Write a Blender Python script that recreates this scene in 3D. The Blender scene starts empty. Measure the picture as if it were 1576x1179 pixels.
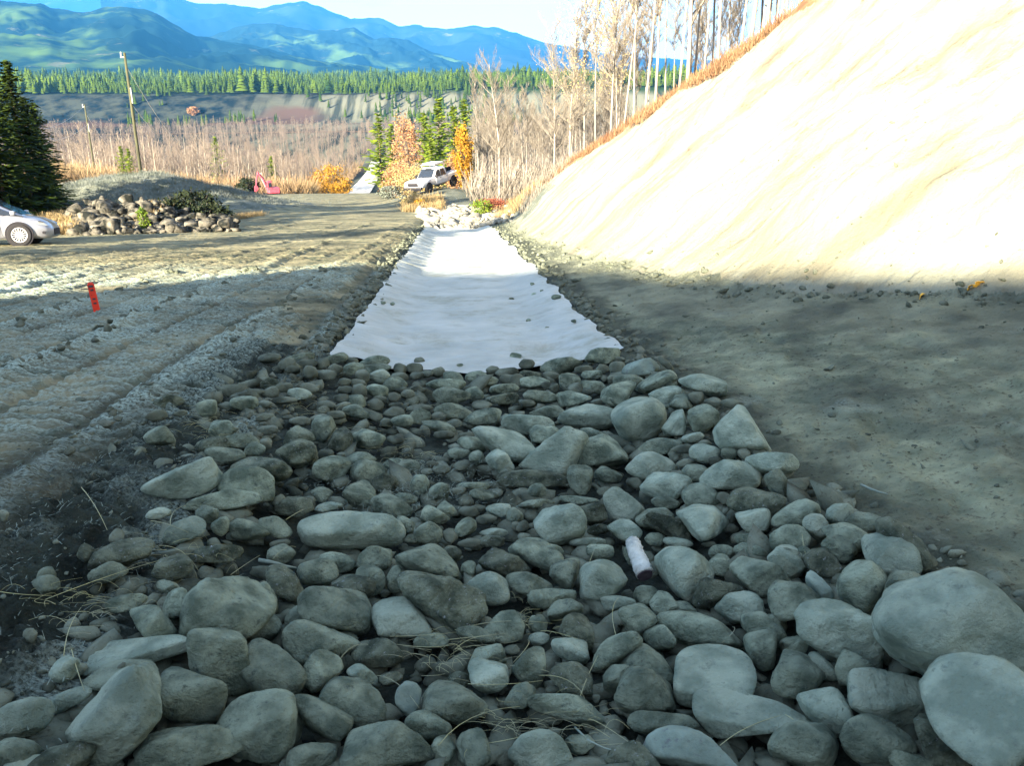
import bpy, math, random
import numpy as np
from mathutils import Vector, Matrix
rnd = random.Random(7); RS = np.random.RandomState(11)
S = bpy.context.scene; C = S.collection
R = math.radians
# ------------------------------------------------------------------ camera, sky, sun, exposure
PITCH, YAW, FPX = R(19.5), R(3.8), 1340.0
CAM = np.array([-0.18, 0.0, 1.7])
cd = bpy.data.cameras.new('camera'); cam = bpy.data.objects.new('camera', cd); C.objects.link(cam)
cd.sensor_width = 36; cd.lens = 36*FPX/1576; cd.clip_start = 0.05; cd.clip_end = 40000
cam.location = CAM; cam.rotation_euler = (math.pi/2-PITCH, 0, -YAW); S.camera = cam
S.view_settings.view_transform = 'Standard'; S.view_settings.look = 'None'
S.view_settings.gamma = 1; S.view_settings.use_curve_mapping = False
S.view_settings.exposure = 2.85
S.cycles.max_bounces = 6; S.cycles.volume_bounces = 0; S.cycles.transparent_max_bounces = 8
SUN_EL = R(17.0)
hx, hy = -0.60, -0.80                                  # horizontal direction towards the sun
SUN = np.array([hx*math.cos(SUN_EL), hy*math.cos(SUN_EL), math.sin(SUN_EL)])
sl = bpy.data.lights.new('sun', 'SUN'); sl.energy = 5.0; sl.angle = R(0.55); sl.color = (1, 0.85, 0.62)
so = bpy.data.objects.new('sun', sl); C.objects.link(so)
so.rotation_euler = Vector(SUN).to_track_quat('Z', 'Y').to_euler()
W = bpy.data.worlds.new('World'); S.world = W; W.use_nodes = True
nt = W.node_tree; nt.nodes.clear(); N = nt.nodes.new; L = nt.links.new
out = N('ShaderNodeOutputWorld'); bg = N('ShaderNodeBackground'); sky = N('ShaderNodeTexSky')
sky.sky_type = 'NISHITA'; sky.sun_disc = False; sky.sun_elevation = SUN_EL
sky.sun_rotation = math.atan2(hx, hy); sky.altitude = 700; sky.air_density = 1.0; sky.dust_density = 0.6; sky.ozone_density = 1.5
bg.inputs[1].default_value = 0.05
tc = N('ShaderNodeTexCoord'); mp = N('ShaderNodeMapping'); mp.inputs['Scale'].default_value = (1.6, 1.6, 11)
nz = N('ShaderNodeTexNoise'); nz.inputs['Scale'].default_value = 2.2; nz.inputs['Detail'].default_value = 6; nz.inputs['Roughness'].default_value = 0.55
cr = N('ShaderNodeValToRGB'); cr.color_ramp.elements[0].position = 0.32; cr.color_ramp.elements[1].position = 0.52
mx = N('ShaderNodeMix'); mx.data_type = 'RGBA'; mx.inputs[7].default_value = (7.5, 7.8, 8.2, 1)
ml = N('ShaderNodeMath'); ml.operation = 'MULTIPLY'; ml.inputs[1].default_value = 0.75
L(tc.outputs['Generated'], mp.inputs[0]); L(mp.outputs[0], nz.inputs[0]); L(nz.outputs[0], cr.inputs[0])
sx = N('ShaderNodeSeparateXYZ'); L(tc.outputs['Generated'], sx.inputs[0])
el = N('ShaderNodeMapRange'); el.inputs[1].default_value = .42; el.inputs[2].default_value = .12; el.inputs[3].default_value = 1.0; el.inputs[4].default_value = 1.0; el.inputs[3].default_value = .42; L(sx.outputs[2], el.inputs[0])
m2 = N('ShaderNodeMath'); m2.operation = 'MULTIPLY'; L(cr.outputs[0], m2.inputs[0]); L(el.outputs[0], m2.inputs[1]); L(m2.outputs[0], ml.inputs[0]); L(ml.outputs[0], mx.inputs[0]); L(sky.outputs[0], mx.inputs[6]); L(mx.outputs[2], bg.inputs[0]); L(bg.outputs[0], out.inputs[0])

# ------------------------------------------------------------------ picture geometry
cr_ = np.array([math.cos(YAW), -math.sin(YAW), 0.0])
fw = np.array([math.sin(YAW)*math.cos(PITCH), math.cos(YAW)*math.cos(PITCH), -math.sin(PITCH)])
up = np.cross(cr_, fw)
def ray(px, py):
    d = fw + cr_*((px-788)/FPX) + up*((589.5-py)/FPX)
    return d
def at(px, py, D):                                     # the point D metres away (horizontally) in that direction
    d = ray(px, py); return CAM + d*(D/math.hypot(d[0], d[1]))

# ------------------------------------------------------------------ noise
def _h(ix, iy, s):
    n = (ix.astype(np.int64)*374761393 + iy.astype(np.int64)*668265263 + s*974711) & 0xffffffff
    n = ((n ^ (n >> 13))*1274126177) & 0xffffffff
    return ((n ^ (n >> 16)) & 0xffff)/32767.5-1
def vn(x, y, s=0):
    x = np.asarray(x, float); y = np.asarray(y, float)
    ix = np.floor(x); iy = np.floor(y); fx = x-ix; fy = y-iy
    fx = fx*fx*fx*(fx*(fx*6-15)+10); fy = fy*fy*fy*(fy*(fy*6-15)+10)
    a = _h(ix, iy, s); b = _h(ix+1, iy, s); c = _h(ix, iy+1, s); d = _h(ix+1, iy+1, s)
    return (a*(1-fx)+b*fx)*(1-fy)+(c*(1-fx)+d*fx)*fy
def fbm(x, y, o=4, s=0, g=0.5):
    t = 0; a = 1; k = 0
    for i in range(o):
        c, q = math.cos(i*1.1), math.sin(i*1.1)
        t = t+a*vn((x*c-y*q)*2**i+17*i, (x*q+y*c)*2**i-9*i, s+i); k += a; a *= g
    return t/k
def ss(a, b, x):
    t = np.clip((np.asarray(x, float)-a)/(b-a), 0, 1); return t*t*(3-2*t)

# ------------------------------------------------------------------ terrain
_pY = np.array([-70, 0, 45, 100, 112, 135, 160, 200, 250, 300, 350, 450, 600, 20000.])
_pZ = np.array([8.0, 0, -5.45, -11.0, -12.3, -15.6, -19.3, -23.3, -26.9, -29.5, -31.4, -33, -33.6, -33.6])
def prof(Y): return np.interp(Y, _pY, _pZ)
_tY = np.array([-20, 0, 4.5, 7.5, 9.3, 11.0, 14, 20, 29, 38, 44, 60, 400.])
_tX = np.array([9, 7.2, 6.2, 5.3, 4.4, 3.6, 3.1, 2.5, 2.1, 2.3, 2.6, 3.0, 3.0])
def toe(Y): return np.interp(Y, _tY, _tX)
CASTER_N = np.array([-0.247, -0.969])
def caster_z():  # ridge added behind the camera to cast the near shadow; height solved from its edge
    x, y, z = -6.3, 20.8, float(prof(20.8)); u = x*CASTER_N[0]+y*CASTER_N[1]-26.7
    t = -u/(hx*CASTER_N[0]+hy*CASTER_N[1]); return z+t*math.tan(SUN_EL)
CASTER_Z = caster_z()
def T0(x, Y):                                          # large shape only
    x = np.asarray(x, float); Y = np.asarray(Y, float)
    z = prof(Y)
    ch = ss(0, 1, (1.75-np.abs(x))/1.0)*ss(46, 40, Y)
    h = -0.24*ch
    h = h+0.10*ss(-1.6, -2.3, x)*ss(60, 45, Y)
    xt = toe(Y)
    bench = 0.17*np.clip(x-1.5, 0, None)*ss(50, 42, Y)
    hb = 0.17*np.clip(xt-1.5, 0, None)*ss(50, 42, Y)
    wob = 0.5*fbm(x*0.25+3, Y*0.12, 3, 5)
    nat = np.maximum(4.9+0.366*x-0.1024*Y, 0.22*np.clip(x-2.6, 0, None)*ss(140, 70, Y))+wob*0.35
    cut = hb+np.clip(x-xt, 0, None)*(1.0+0.12*fbm(x*0.3, Y*0.2, 2, 9))
    tr = np.clip(x-xt, 0, 1.2)/1.2
    right = np.where(x > xt, np.minimum(np.maximum(nat, hb), cut*1.0-0.25*(1-tr)*tr*2), bench)
    h = h+np.where(x > 1.2, right, 0)*ss(190, 120, Y)
    # mounds
    h = h+2.3*np.exp(-((x+21)/8.5)**2-((Y-60)/8)**2)+0.8*np.exp(-((x+34)/9)**2-((Y-50)/9)**2)
    h = h+1.25*np.exp(-((x+0.6)/4.2)**2-((Y-70)/7)**2)
    h = h+0.9*np.exp(-((x+14.5)/3.2)**2-((Y-39)/1.6)**2)*(1+.6*fbm(x*1.1, Y*1.1, 3, 91))+.6*fbm(x*.45, Y*.45, 4, 93)*np.exp(-((x+21)/9)**2-((Y-58)/9)**2)
    h = h+2.5*ss(-30, -60, x)*ss(70, 120, Y)*ss(400, 200, Y)
    z = z+h
    u = x*CASTER_N[0]+Y*CASTER_N[1]-26.7
    z = np.maximum(z, (CASTER_Z-0.95*ss(-29, -18, x)-0.7*ss(-19, -10, x)+0.35*fbm(x*0.35, Y*0*1.0, 4, 31))*ss(-13, 0, u)-30*(u < -14))  # unseen shadow-casting ridge, lowered to the right so the slope foot stays lit
    # far side of the valley
    edge = 640+40*fbm(x*0.004, Y*0, 3, 41)
    topz = -12+5*fbm(x*0.003+4, Y*0, 2, 43)+6*ss(-120, 60, x)
    esc = -33.6+(topz+33.6)*ss(0, 85, Y-edge)+ss(85, 900, Y-edge)*(-3-topz)
    z = np.where(Y > 560, np.maximum(z, esc+fbm(x*0.03, Y*0.02, 3, 47)*1.2*ss(0, 40, Y-edge)*ss(120, 60, Y-edge)), z)
    return z
BERMS = [(-2.55, 0.10, 0.10), (-4.15, 0.13, 0.13), (-5.6, 0.09, 0.10), (-7.6, 0.10, 0.12), (-10.2, 0.08, 0.14), (-1.72, 0.10, 0.12)]
def micro(x, Y):
    x = np.asarray(x, float); Y = np.asarray(Y, float)
    near = ss(60, 25, Y)*ss(-6, 0, Y)
    left = ss(-1.5, -1.9, x)
    d = 0.022*fbm(x*2.2, Y*2.2, 4, 1)+0.022*fbm(x*9, Y*9, 4, 2, 0.7)
    rough = ss(-2.9, -2.2, x)*ss(-1.0, -1.6, x)+ss(5.5, 3.5, Y)*left+0.35*left
    d = d+rough*(0.050*fbm(x*5, Y*5, 5, 3, 0.7)+0.02*np.abs(fbm(x*14, Y*14, 3, 4)))
    fr = np.zeros_like(x)
    cl = 0
    for bx, bh, bw in BERMS:
        xx = x-bx-0.22*fbm(Y*0.35, Y*0+bx, 3, 21)
        amp = np.clip(0.55+0.7*fbm(Y*0.8, Y*0+bx*3, 3, 23), 0.08, 1)
        lump = 0.6+0.55*fbm(x*9, Y*9, 4, 25, 0.7)
        b = np.exp(-(xx/bw)**2)*amp
        fade = ss(3.0, 5.0, Y) if bx > -3 else 1
        d = d+bh*b*lump*fade*ss(48, 40, Y); fr = fr+b*0.9
    band = ss(-1.95, -2.1, x)
    per = 0.17
    ph = (Y+0.12*x+0.03*fbm(x*.9, Y*.9, 2, 27))/per
    c = (0.5+0.5*np.cos(2*np.pi*ph))**3
    stripe = ss(0.08, 0.2, np.abs(((x+0.4*fbm(Y*0.08, Y*0, 2, 29))/0.75) % 1-0.5)*2)
    msk = band*stripe*ss(4.2, 6.5, Y)*ss(30, 18, Y)*ss(-0.6, -0.05, fbm(x*0.5, Y*0.4, 3, 30))
    d = d+0.085*c*msk*(0.75+0.4*fbm(x*6, Y*6, 3, 33)); fr = fr+0.95*c*msk
    # road streaks further away (wheel tracks across and along)
    far = band*ss(18, 24, Y)
    d = d+far*0.035*fbm((x*0.97+Y*0.25)*0.35, (Y-0.25*x)*2.6, 4, 35)*ss(140, 60, Y)
    # right bench: drag marks following the toe
    rb = ss(1.5, 2.1, x)
    v = x-toe(Y)
    d = d+rb*(0.030*fbm(Y*0.8, (x*0.75-Y*0.1)*3.2, 4, 37)+0.014*np.abs(fbm(x*7, Y*7, 4, 39, 0.7)))
    tb = np.exp(-((v)/0.4)**2); d = d+rb*tb*0.05*fbm(x*8, Y*8, 4, 45, 0.75)
    # cut: rills down the slope
    cutm = ss(0.2, 1.2, v)*ss(46, 38, Y)
    d = d+cutm*(0.26*fbm(Y*0.8+x*0.4, x*0.15, 4, 51)+0.09*fbm(Y*2.6+x*1.2, x*0.9, 5, 53, .6)+.03*fbm(x*6, Y*6, 3, 54))
    fr = fr+0.55*np.exp(-((x-(3.0+0.12*(Y-3)))/0.25)**2)*ss(5.5, 4, Y)*ss(0, .3, fbm(x*3, Y*1.5, 3, 55))
    d = d*np.clip(near+0.3, 0, 1)
    fr = fr*ss(20.5, 16.5, Y)+0.45*ss(0.1, 0.6, fbm(x*1.3, Y*1.1, 4, 57))*left*ss(20, 15, Y)+0.3*ss(0.2, .6, fbm(x*2, Y*2, 3, 58))*rb*ss(12, 8, Y)*ss(0.5, -0.5, v)
    d = d+rb*ss(0.5, -0.3, v)*(0.030*fbm(x*3.5, Y*1.2, 5, 63, 0.65)-0.05*ss(0.35, 0.7, fbm(Y*0.9+x*0.25, (x*0.8-Y*0.12)*2.2, 4, 65)))*ss(45, 38, Y)
    return d, np.clip(fr, 0, 1.3)
def T(x, Y): return T0(x, Y)+micro(x, Y)[0]
def ground(px, py, off=0.0):                           # where the line of sight meets the ground
    d = ray(px, py); ts = 1.2*1.05**np.arange(100 if py > 480 else 130)
    P = CAM[None]+d[None]*ts[:, None]
    g = P[:, 2]-T0(P[:, 0], P[:, 1])-off
    k = np.argmax(g < 0)
    if g[k] >= 0: k = len(ts)-1
    a, b = ts[max(k-1, 0)], ts[k]
    for _ in range(11):
        m = (a+b)/2; p = CAM+d*m
        if p[2]-float(T0(p[0], p[1]))-off > 0: a = m
        else: b = m
    return CAM+d*b, b

# ------------------------------------------------------------------ mesh and tagging helpers
def mesh_np(name, V, F, smooth=False, attrs=None):
    V = np.asarray(V, np.float32); F = np.asarray(F, np.int32)
    me = bpy.data.meshes.new(name); k = F.shape[1]
    me.vertices.add(len(V)); me.vertices.foreach_set('co', V.ravel())
    me.loops.add(F.size); me.loops.foreach_set('vertex_index', F.ravel())
    me.polygons.add(len(F)); me.polygons.foreach_set('loop_start', np.arange(len(F), dtype=np.int32)*k)
    me.polygons.foreach_set('loop_total', np.full(len(F), k, np.int32))
    if smooth: me.polygons.foreach_set('use_smooth', np.ones(len(F), bool))
    for n, a in (attrs or {}).items():
        at_ = me.attributes.new(n, 'FLOAT', 'POINT'); at_.data.foreach_set('value', np.asarray(a, np.float32))
    me.update(calc_edges=True); return me
def tag(o, label=None, cat=None, group=None, kind=None):
    if label: o['label'] = label
    if cat: o['category'] = cat
    if group: o['group'] = group
    if kind: o['kind'] = kind
    return o
def link(name, me, mat=None, parent=None, loc=None):
    o = bpy.data.objects.new(name, me); C.objects.link(o)
    if mat and me and not me.materials: me.materials.append(mat)
    if parent: o.parent = parent
    if loc is not None: o.location = loc
    return o
def empty(name, loc, rz=0, rx=0, ry=0):
    o = bpy.data.objects.new(name, None); C.objects.link(o); o.location = loc; o.rotation_euler = (rx, ry, rz); o.empty_display_size = .2
    return o
def copy_tree(o, parent=None):
    c = o.copy(); C.objects.link(c); c.parent = parent
    for ch in list(o.children): copy_tree(ch, c)
    return c
class MB:
    def __init__(s): s.v = []; s.f = []
    def add(s, V, F):
        n = len(s.v); s.v += [tuple(map(float, p)) for p in V]; s.f += [tuple(i+n for i in f) for f in F]; return s
    def box(s, c, d, rot=None, taper=1.0):
        P = [Vector(((i*2-1)*d[0]/2*(taper if k else 1), (j*2-1)*d[1]/2*(taper if k else 1), (k*2-1)*d[2]/2)) for k in (0, 1) for j in (0, 1) for i in (0, 1)]
        if rot: P = [rot @ p for p in P]
        P = [p+Vector(c) for p in P]
        return s.add(P, [(0, 2, 3, 1), (4, 5, 7, 6), (0, 1, 5, 4), (1, 3, 7, 5), (3, 2, 6, 7), (2, 0, 4, 6)])
    def tube(s, pts, rs, n=6, cap=True):
        pts = [Vector(p) for p in pts]; m = len(pts)
        if not hasattr(rs, '__len__'): rs = [rs]*m
        V = []; F = []
        for i, p in enumerate(pts):
            d = (pts[min(i+1, m-1)]-pts[max(i-1, 0)]).normalized()
            a = d.orthogonal() if abs(d.z) > .95 or abs(d.z) < .2 else d.cross(Vector((0, 0, 1)))
            if abs(d.z) <= .95: a = d.cross(Vector((0, 0, 1)))
            else: a = d.cross(Vector((0, 1, 0)))
            a.normalize(); b = d.cross(a)
            for k in range(n):
                t = 2*math.pi*k/n; V.append(p+(a*math.cos(t)+b*math.sin(t))*rs[i])
        for i in range(m-1):
            for k in range(n):
                F.append((i*n+k, i*n+(k+1) % n, (i+1)*n+(k+1) % n, (i+1)*n+k))
        if cap: F += [tuple(range(n))[::-1], tuple((m-1)*n+k for k in range(n))]
        return s.add(V, F)
    def disc(s, c, r, axis='y', t=0.02, n=28, r0=0.0):    # a ring or plate along y
        V = []; F = []
        for q in (-t/2, t/2):
            for rr in (r0, r):
                for k in range(n):
                    a = 2*math.pi*k/n; V.append((c[0]+rr*math.cos(a), c[1]+q, c[2]+rr*math.sin(a)))
        for k in range(n):
            j = (k+1) % n
            F += [(k, n+k, n+j, j), (2*n+k, 2*n+j, 3*n+j, 3*n+k), (n+k, 3*n+k, 3*n+j, n+j)]
            if r0 > 0: F.append((k, j, 2*n+j, 2*n+k))
        return s.add(V, F)
    def me(s, name, smooth=False):
        me = bpy.data.meshes.new(name); me.from_pydata(s.v, [], s.f)
        if smooth: me.polygons.foreach_set('use_smooth', [True]*len(me.polygons))
        me.update(); return me
    def build(s, name, mat, parent=None, smooth=False, bevel=0):
        o = link(name, s.me(name, smooth), mat, parent)
        if bevel:
            b = o.modifiers.new('bevel', 'BEVEL'); b.width = bevel; b.segments = 2; b.limit_method = 'ANGLE'
        return o

# ------------------------------------------------------------------ materials
def mat(name, col, rough=0.9, col2=None, scale=5, detail=6, lo=0.35, hi=0.65, bump=0, bscale=20, metal=0, spec=0.12, attr=None, acol=None,
        rand=0, stretch=None, coat=0, alpha=None, speck=None, trans=0, tone=None, attr2=None):
    m = bpy.data.materials.new(name); m.use_nodes = True; t = m.node_tree; N = t.nodes.new; L = t.links.new
    b = t.nodes['Principled BSDF']; b.inputs['Roughness'].default_value = rough; b.inputs['Metallic'].default_value = metal
    b.inputs['Specular IOR Level'].default_value = spec; b.inputs['Coat Weight'].default_value = coat
    b.inputs['Base Color'].default_value = (*col, 1)
    g = N('ShaderNodeTexCoord'); vec = g.outputs['Object']
    if stretch:
        q = N('ShaderNodeMapping'); q.inputs['Scale'].default_value = stretch; L(vec, q.inputs[0]); vec = q.outputs[0]
    if rand:
        oi = N('ShaderNodeObjectInfo'); ad = N('ShaderNodeVectorMath'); ad.operation = 'ADD'
        mu = N('ShaderNodeVectorMath'); mu.operation = 'SCALE'; mu.inputs['Scale'].default_value = 50
        L(oi.outputs['Random'], mu.inputs[0]); L(vec, ad.inputs[0]); L(mu.outputs[0], ad.inputs[1]); vec = ad.outputs[0]
    colo = None
    def noise(sc, de, ro=.55):
        n = N('ShaderNodeTexNoise'); n.inputs['Scale'].default_value = sc; n.inputs['Detail'].default_value = de; n.inputs['Roughness'].default_value = ro; L(vec, n.inputs[0]); return n.outputs[0]
    def ramp(x, a, c_):
        r = N('ShaderNodeMapRange'); r.inputs[1].default_value = a; r.inputs[2].default_value = c_; L(x, r.inputs[0]); return r.outputs[0]
    def mix(f, a, c_):
        x = N('ShaderNodeMix'); x.data_type = 'RGBA'; L(f, x.inputs[0])
        for k, w in ((6, a), (7, c_)):
            if isinstance(w, tuple): x.inputs[k].default_value = (*w, 1)
            else: L(w, x.inputs[k])
        return x.outputs[2]
    if col2: colo = mix(ramp(noise(scale, detail), lo, hi), col, col2)
    if speck: colo = mix(ramp(noise(speck[1], 5, .7), speck[2], speck[3]), colo or col, speck[0])
    if attr2:
      for an_, ac_ in (attr2 if isinstance(attr2, list) else [attr2]):
        a = N('ShaderNodeAttribute'); a.attribute_name = an_; q_ = N('ShaderNodeMath'); q_.operation = 'MULTIPLY_ADD'; q_.use_clamp = True
        L(noise(2.2, 6, .6), q_.inputs[0]); q_.inputs[1].default_value = 1.2; L(a.outputs['Fac'], q_.inputs[2]); q2 = N('ShaderNodeMath'); q2.operation = 'SUBTRACT'; q2.use_clamp = True
        L(q_.outputs[0], q2.inputs[0]); q2.inputs[1].default_value = .6; colo = mix(ramp(q2.outputs[0], .0, .55), colo, ac_)
    if tone:
        a = N('ShaderNodeAttribute'); a.attribute_name = 'tone'; mm = N('ShaderNodeMix'); mm.data_type = 'RGBA'; mm.blend_type = 'MULTIPLY'; mm.inputs[0].default_value = 1
        tr_ = mix(a.outputs['Fac'], tone[0], tone[1]); L(colo, mm.inputs[6]); L(tr_, mm.inputs[7]); colo = mm.outputs[2]
    if attr:
        a = N('ShaderNodeAttribute'); a.attribute_name = attr
        f = N('ShaderNodeMath'); f.operation = 'MULTIPLY'; f.use_clamp = True; L(a.outputs['Fac'], f.inputs[0]); L(ramp(noise(55, 6, .7), .38, .60), f.inputs[1])
        colo = mix(f.outputs[0], colo or col, acol)
    if rand:
        hs = N('ShaderNodeHueSaturation'); r = N('ShaderNodeMapRange'); r.inputs[3].default_value = 1-rand; r.inputs[4].default_value = 1+rand
        L(oi.outputs['Random'], r.inputs[0]); L(r.outputs[0], hs.inputs['Value'])
        if colo: L(colo, hs.inputs['Color'])
        else: hs.inputs['Color'].default_value = (*col, 1)
        colo = hs.outputs[0]
    if colo: L(colo, b.inputs['Base Color'])
    if bump:
        bp = N('ShaderNodeBump'); bp.inputs['Strength'].default_value = bump; bp.inputs['Distance'].default_value = 0.025
        L(noise(bscale, 8, .65), bp.inputs['Height']); L(bp.outputs[0], b.inputs['Normal'])
    if trans:
        tl = N('ShaderNodeBsdfTranslucent'); ms = N('ShaderNodeMixShader'); ms.inputs[0].default_value = trans
        if colo: L(colo, tl.inputs[0])
        else: tl.inputs[0].default_value = (*col, 1)
        L(b.outputs[0], ms.inputs[1]); L(tl.outputs[0], ms.inputs[2]); L(ms.outputs[0], t.nodes['Material Output'].inputs[0])
    return m
FROST = (0.42, 0.53, 0.47)
M = {}
M['soil'] = mat('soil', (0.012, 0.017, 0.014), col2=(0.055, 0.072, 0.058), scale=6, bump=2.0, bscale=30, attr='frost', acol=FROST, speck=((0.06, 0.058, 0.045), 40, .56, .7))
M['road'] = mat('road_dirt', (0.090, 0.108, 0.078), col2=(0.335, 0.305, 0.195), scale=2.2, bump=2.0, bscale=22, attr='frost', acol=FROST, stretch=(.5, 1.6, 1), speck=((0.11, 0.10, 0.075), 12, .55, .7), tone=((.50, .52, .54), (1.35, 1.3, 1.22)), attr2=('soilb', (0.034, 0.045, 0.037)))
M['bench'] = mat('bench_dirt', (0.145, 0.178, 0.130), col2=(0.30, 0.335, 0.24), scale=3.5, bump=2.2, bscale=26, attr='frost', acol=FROST, speck=((0.075, 0.072, 0.055), 26, .55, .68), tone=((.50, .52, .54), (1.35, 1.3, 1.22)), attr2=[('toeb', (0.20, 0.215, 0.165)), ('soilb', (0.034, 0.045, 0.037))])
M['cut'] = mat('cut_bank_soil', (0.20, 0.178, 0.14), col2=(0.33, 0.305, 0.245), scale=0.9, bump=1.5, bscale=9, speck=((0.12, 0.095, 0.07), 4, .58, .72), tone=((.68, .64, .60), (1.2, 1.2, 1.18)), attr2=('toeb', (0.20, 0.215, 0.165)))
M['duff'] = mat('forest_floor', (0.12, 0.07, 0.04), col2=(0.24, 0.17, 0.10), scale=2.5, bump=1, bscale=14)
M['rough_grass'] = mat('rough_grass_ground', (0.07, 0.085, 0.07), col2=(0.14, 0.15, 0.12), scale=1.4, bump=1, bscale=9, speck=((0.33, 0.36, 0.38), 9, .56, .72))
M['valley'] = mat('valley_brush', (0.26, 0.20, 0.14), col2=(0.34, 0.27, 0.17), scale=0.05, bump=.6, bscale=.6)
M['fabric'] = mat('geotextile', (0.34, 0.37, 0.35), col2=(0.44, 0.465, 0.44), rough=0.85, scale=1.6, bump=0.15, bscale=60, speck=((0.24, 0.25, 0.19), 1.3, .52, .75))
M['rock_a'] = mat('rock_grey', (0.115, 0.152, 0.115), col2=(0.31, 0.375, 0.285), scale=9, lo=.38, hi=.62, bump=1.6, bscale=38, rand=0.22, speck=((0.075, 0.10, 0.085), 26, .57, .72))
M['rock_b'] = mat('rock_pale', (0.19, 0.25, 0.20), col2=(0.37, 0.445, 0.355), scale=7, lo=.38, hi=.62, bump=1.3, bscale=40, rand=0.12, speck=((0.15, 0.19, 0.165), 24, .58, .74))
M['rock_c'] = mat('rock_dirty', (0.07, 0.092, 0.068), col2=(0.235, 0.275, 0.20), scale=11, lo=.38, hi=.62, bump=2.2, bscale=32, rand=0.2, speck=((0.42, 0.47, 0.50), 60, .60, .72))
M['rock_d'] = mat('rock_bluish', (0.125, 0.17, 0.145), col2=(0.23, 0.295, 0.25), scale=6, bump=0.4, bscale=45, rand=0.15, speck=((0.11, 0.12, 0.13), 30, .56, .7))
M['stones'] = mat('small_stone', (0.045, 0.056, 0.043), col2=(0.185, 0.215, 0.165), scale=5, bump=.5, bscale=60, speck=((0.08, 0.08, 0.06), 40, .55, .7))
M['rubble'] = mat('rubble_rock', (0.010, 0.012, 0.011), col2=(0.16, 0.15, 0.125), scale=2.6, lo=.42, hi=.66, bump=.8, bscale=12)
M['frostwood'] = mat('frosted_wood', (0.34, 0.37, 0.35), col2=(0.66, 0.69, 0.64), scale=14, bump=.9, bscale=40, stretch=(1, 1, .25), lo=.3, hi=.55)
M['darkwood'] = mat('wet_wood', (0.05, 0.04, 0.05), col2=(0.10, 0.08, 0.09), scale=20)
M['polewood'] = mat('pole_wood', (0.085, 0.09, 0.05), col2=(0.045, 0.045, 0.03), scale=3, stretch=(4, 4, .3))
M['straw'] = mat('dry_straw', (0.42, 0.42, 0.22), col2=(0.28, 0.31, 0.24), scale=3)
M['twig'] = mat('frosted_twig', (0.10, 0.13, 0.11), col2=(0.24, 0.30, 0.26), scale=8)
M['grassb'] = mat('dry_grass_blade', (0.38, 0.28, 0.14), col2=(0.26, 0.21, 0.12), scale=.8, trans=.3)
M['grassf'] = mat('frosty_grass_blade', (0.10, 0.12, 0.09), col2=(0.19, 0.21, 0.20), scale=.8, trans=.2)
M['birch'] = mat('pale_bark', (0.29, 0.275, 0.245), col2=(0.16, 0.145, 0.13), scale=2.5, bump=.3, bscale=20, speck=((0.10, 0.08, 0.07), 7, .62, .70))
M['twigs'] = mat('bare_twigs', (0.23, 0.21, 0.18), col2=(0.14, 0.125, 0.105), scale=2)
M['aspen'] = mat('aspen_bark', (0.36, 0.33, 0.28), col2=(0.25, 0.22, 0.185), scale=.3, rand=.15)
M['aspentw'] = mat('aspen_twigs', (0.22, 0.185, 0.15), col2=(0.15, 0.12, 0.105), scale=.3, rand=.15)
M['orange'] = mat('orange_leaf', (0.40, 0.23, 0.11), col2=(0.30, 0.17, 0.10), scale=1.5, trans=.35)
M['yellow'] = mat('yellow_leaf', (0.42, 0.24, 0.03), col2=(0.30, 0.16, 0.02), scale=1.5, trans=.35)
M['paleyellow'] = mat('pale_yellow_leaf', (0.42, 0.35, 0.16), col2=(0.34, 0.26, 0.12), scale=1, trans=.35)
M['red'] = mat('red_leaf', (0.26, 0.07, 0.045), col2=(0.18, 0.08, 0.05), scale=1.5, trans=.3)
M['greenleaf'] = mat('green_leaf', (0.09, 0.17, 0.02), col2=(0.18, 0.22, 0.03), scale=1.5, trans=.3)
M['darkleaf'] = mat('dark_shrub_leaf', (0.008, 0.014, 0.008), col2=(0.022, 0.03, 0.014), scale=1.5)
M['spruce'] = mat('spruce_needles', (0.004, 0.010, 0.002), col2=(0.045, 0.075, 0.006), scale=1.2)
M['pine'] = mat('pine_needles', (0.10, 0.165, 0.012), col2=(0.24, 0.31, 0.03), scale=.8, trans=.35)
M['forest'] = mat('forest_needles', (0.004, 0.018, 0.004), col2=(0.066, 0.105, 0.008), scale=.03, rand=.2, lo=.3, hi=.7)
M['conbark'] = mat('conifer_bark', (0.10, 0.075, 0.05), col2=(0.16, 0.12, 0.09), scale=4)
M['white'] = mat('white_paint', (0.60, 0.62, 0.66), rough=.35, spec=.5, coat=.4, col2=(0.54, 0.56, 0.60), scale=3)
M['silver'] = mat('silver_paint', (0.34, 0.36, 0.42), rough=.35, metal=.5, spec=.5, coat=.5, col2=(0.30, 0.32, 0.38), scale=2)
M['glass'] = mat('dark_glass', (0.015, 0.02, 0.03), rough=.06, spec=.8)
M['lens'] = mat('headlight_lens', (0.45, 0.50, 0.58), rough=.1, spec=.8, metal=.5)
M['black'] = mat('black_plastic', (0.02, 0.02, 0.025), rough=.6)
M['tyre'] = mat('tyre_rubber', (0.025, 0.025, 0.028), rough=.85)
M['alloy'] = mat('alloy_rim', (0.62, 0.63, 0.64), rough=.35, metal=.6)
M['amber'] = mat('amber_lens', (0.8, 0.3, 0.03), rough=.3)
M['digger'] = mat('machine_paint', (0.42, 0.07, 0.10), rough=.5, col2=(0.34, 0.05, 0.08), scale=2)
M['orangepaint'] = mat('stake_paint', (0.85, 0.05, 0.025), rough=.6, col2=(0.75, 0.07, 0.04), scale=12, speck=((0.35, 0.03, 0.03), 30, .62, .68))
M['wire'] = mat('wire', (0.35, 0.36, 0.36), rough=.5)
M['clod'] = mat('clod_soil', (0.07, 0.085, 0.065), col2=(0.17, 0.185, 0.14), scale=9, bump=1, bscale=50)
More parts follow.
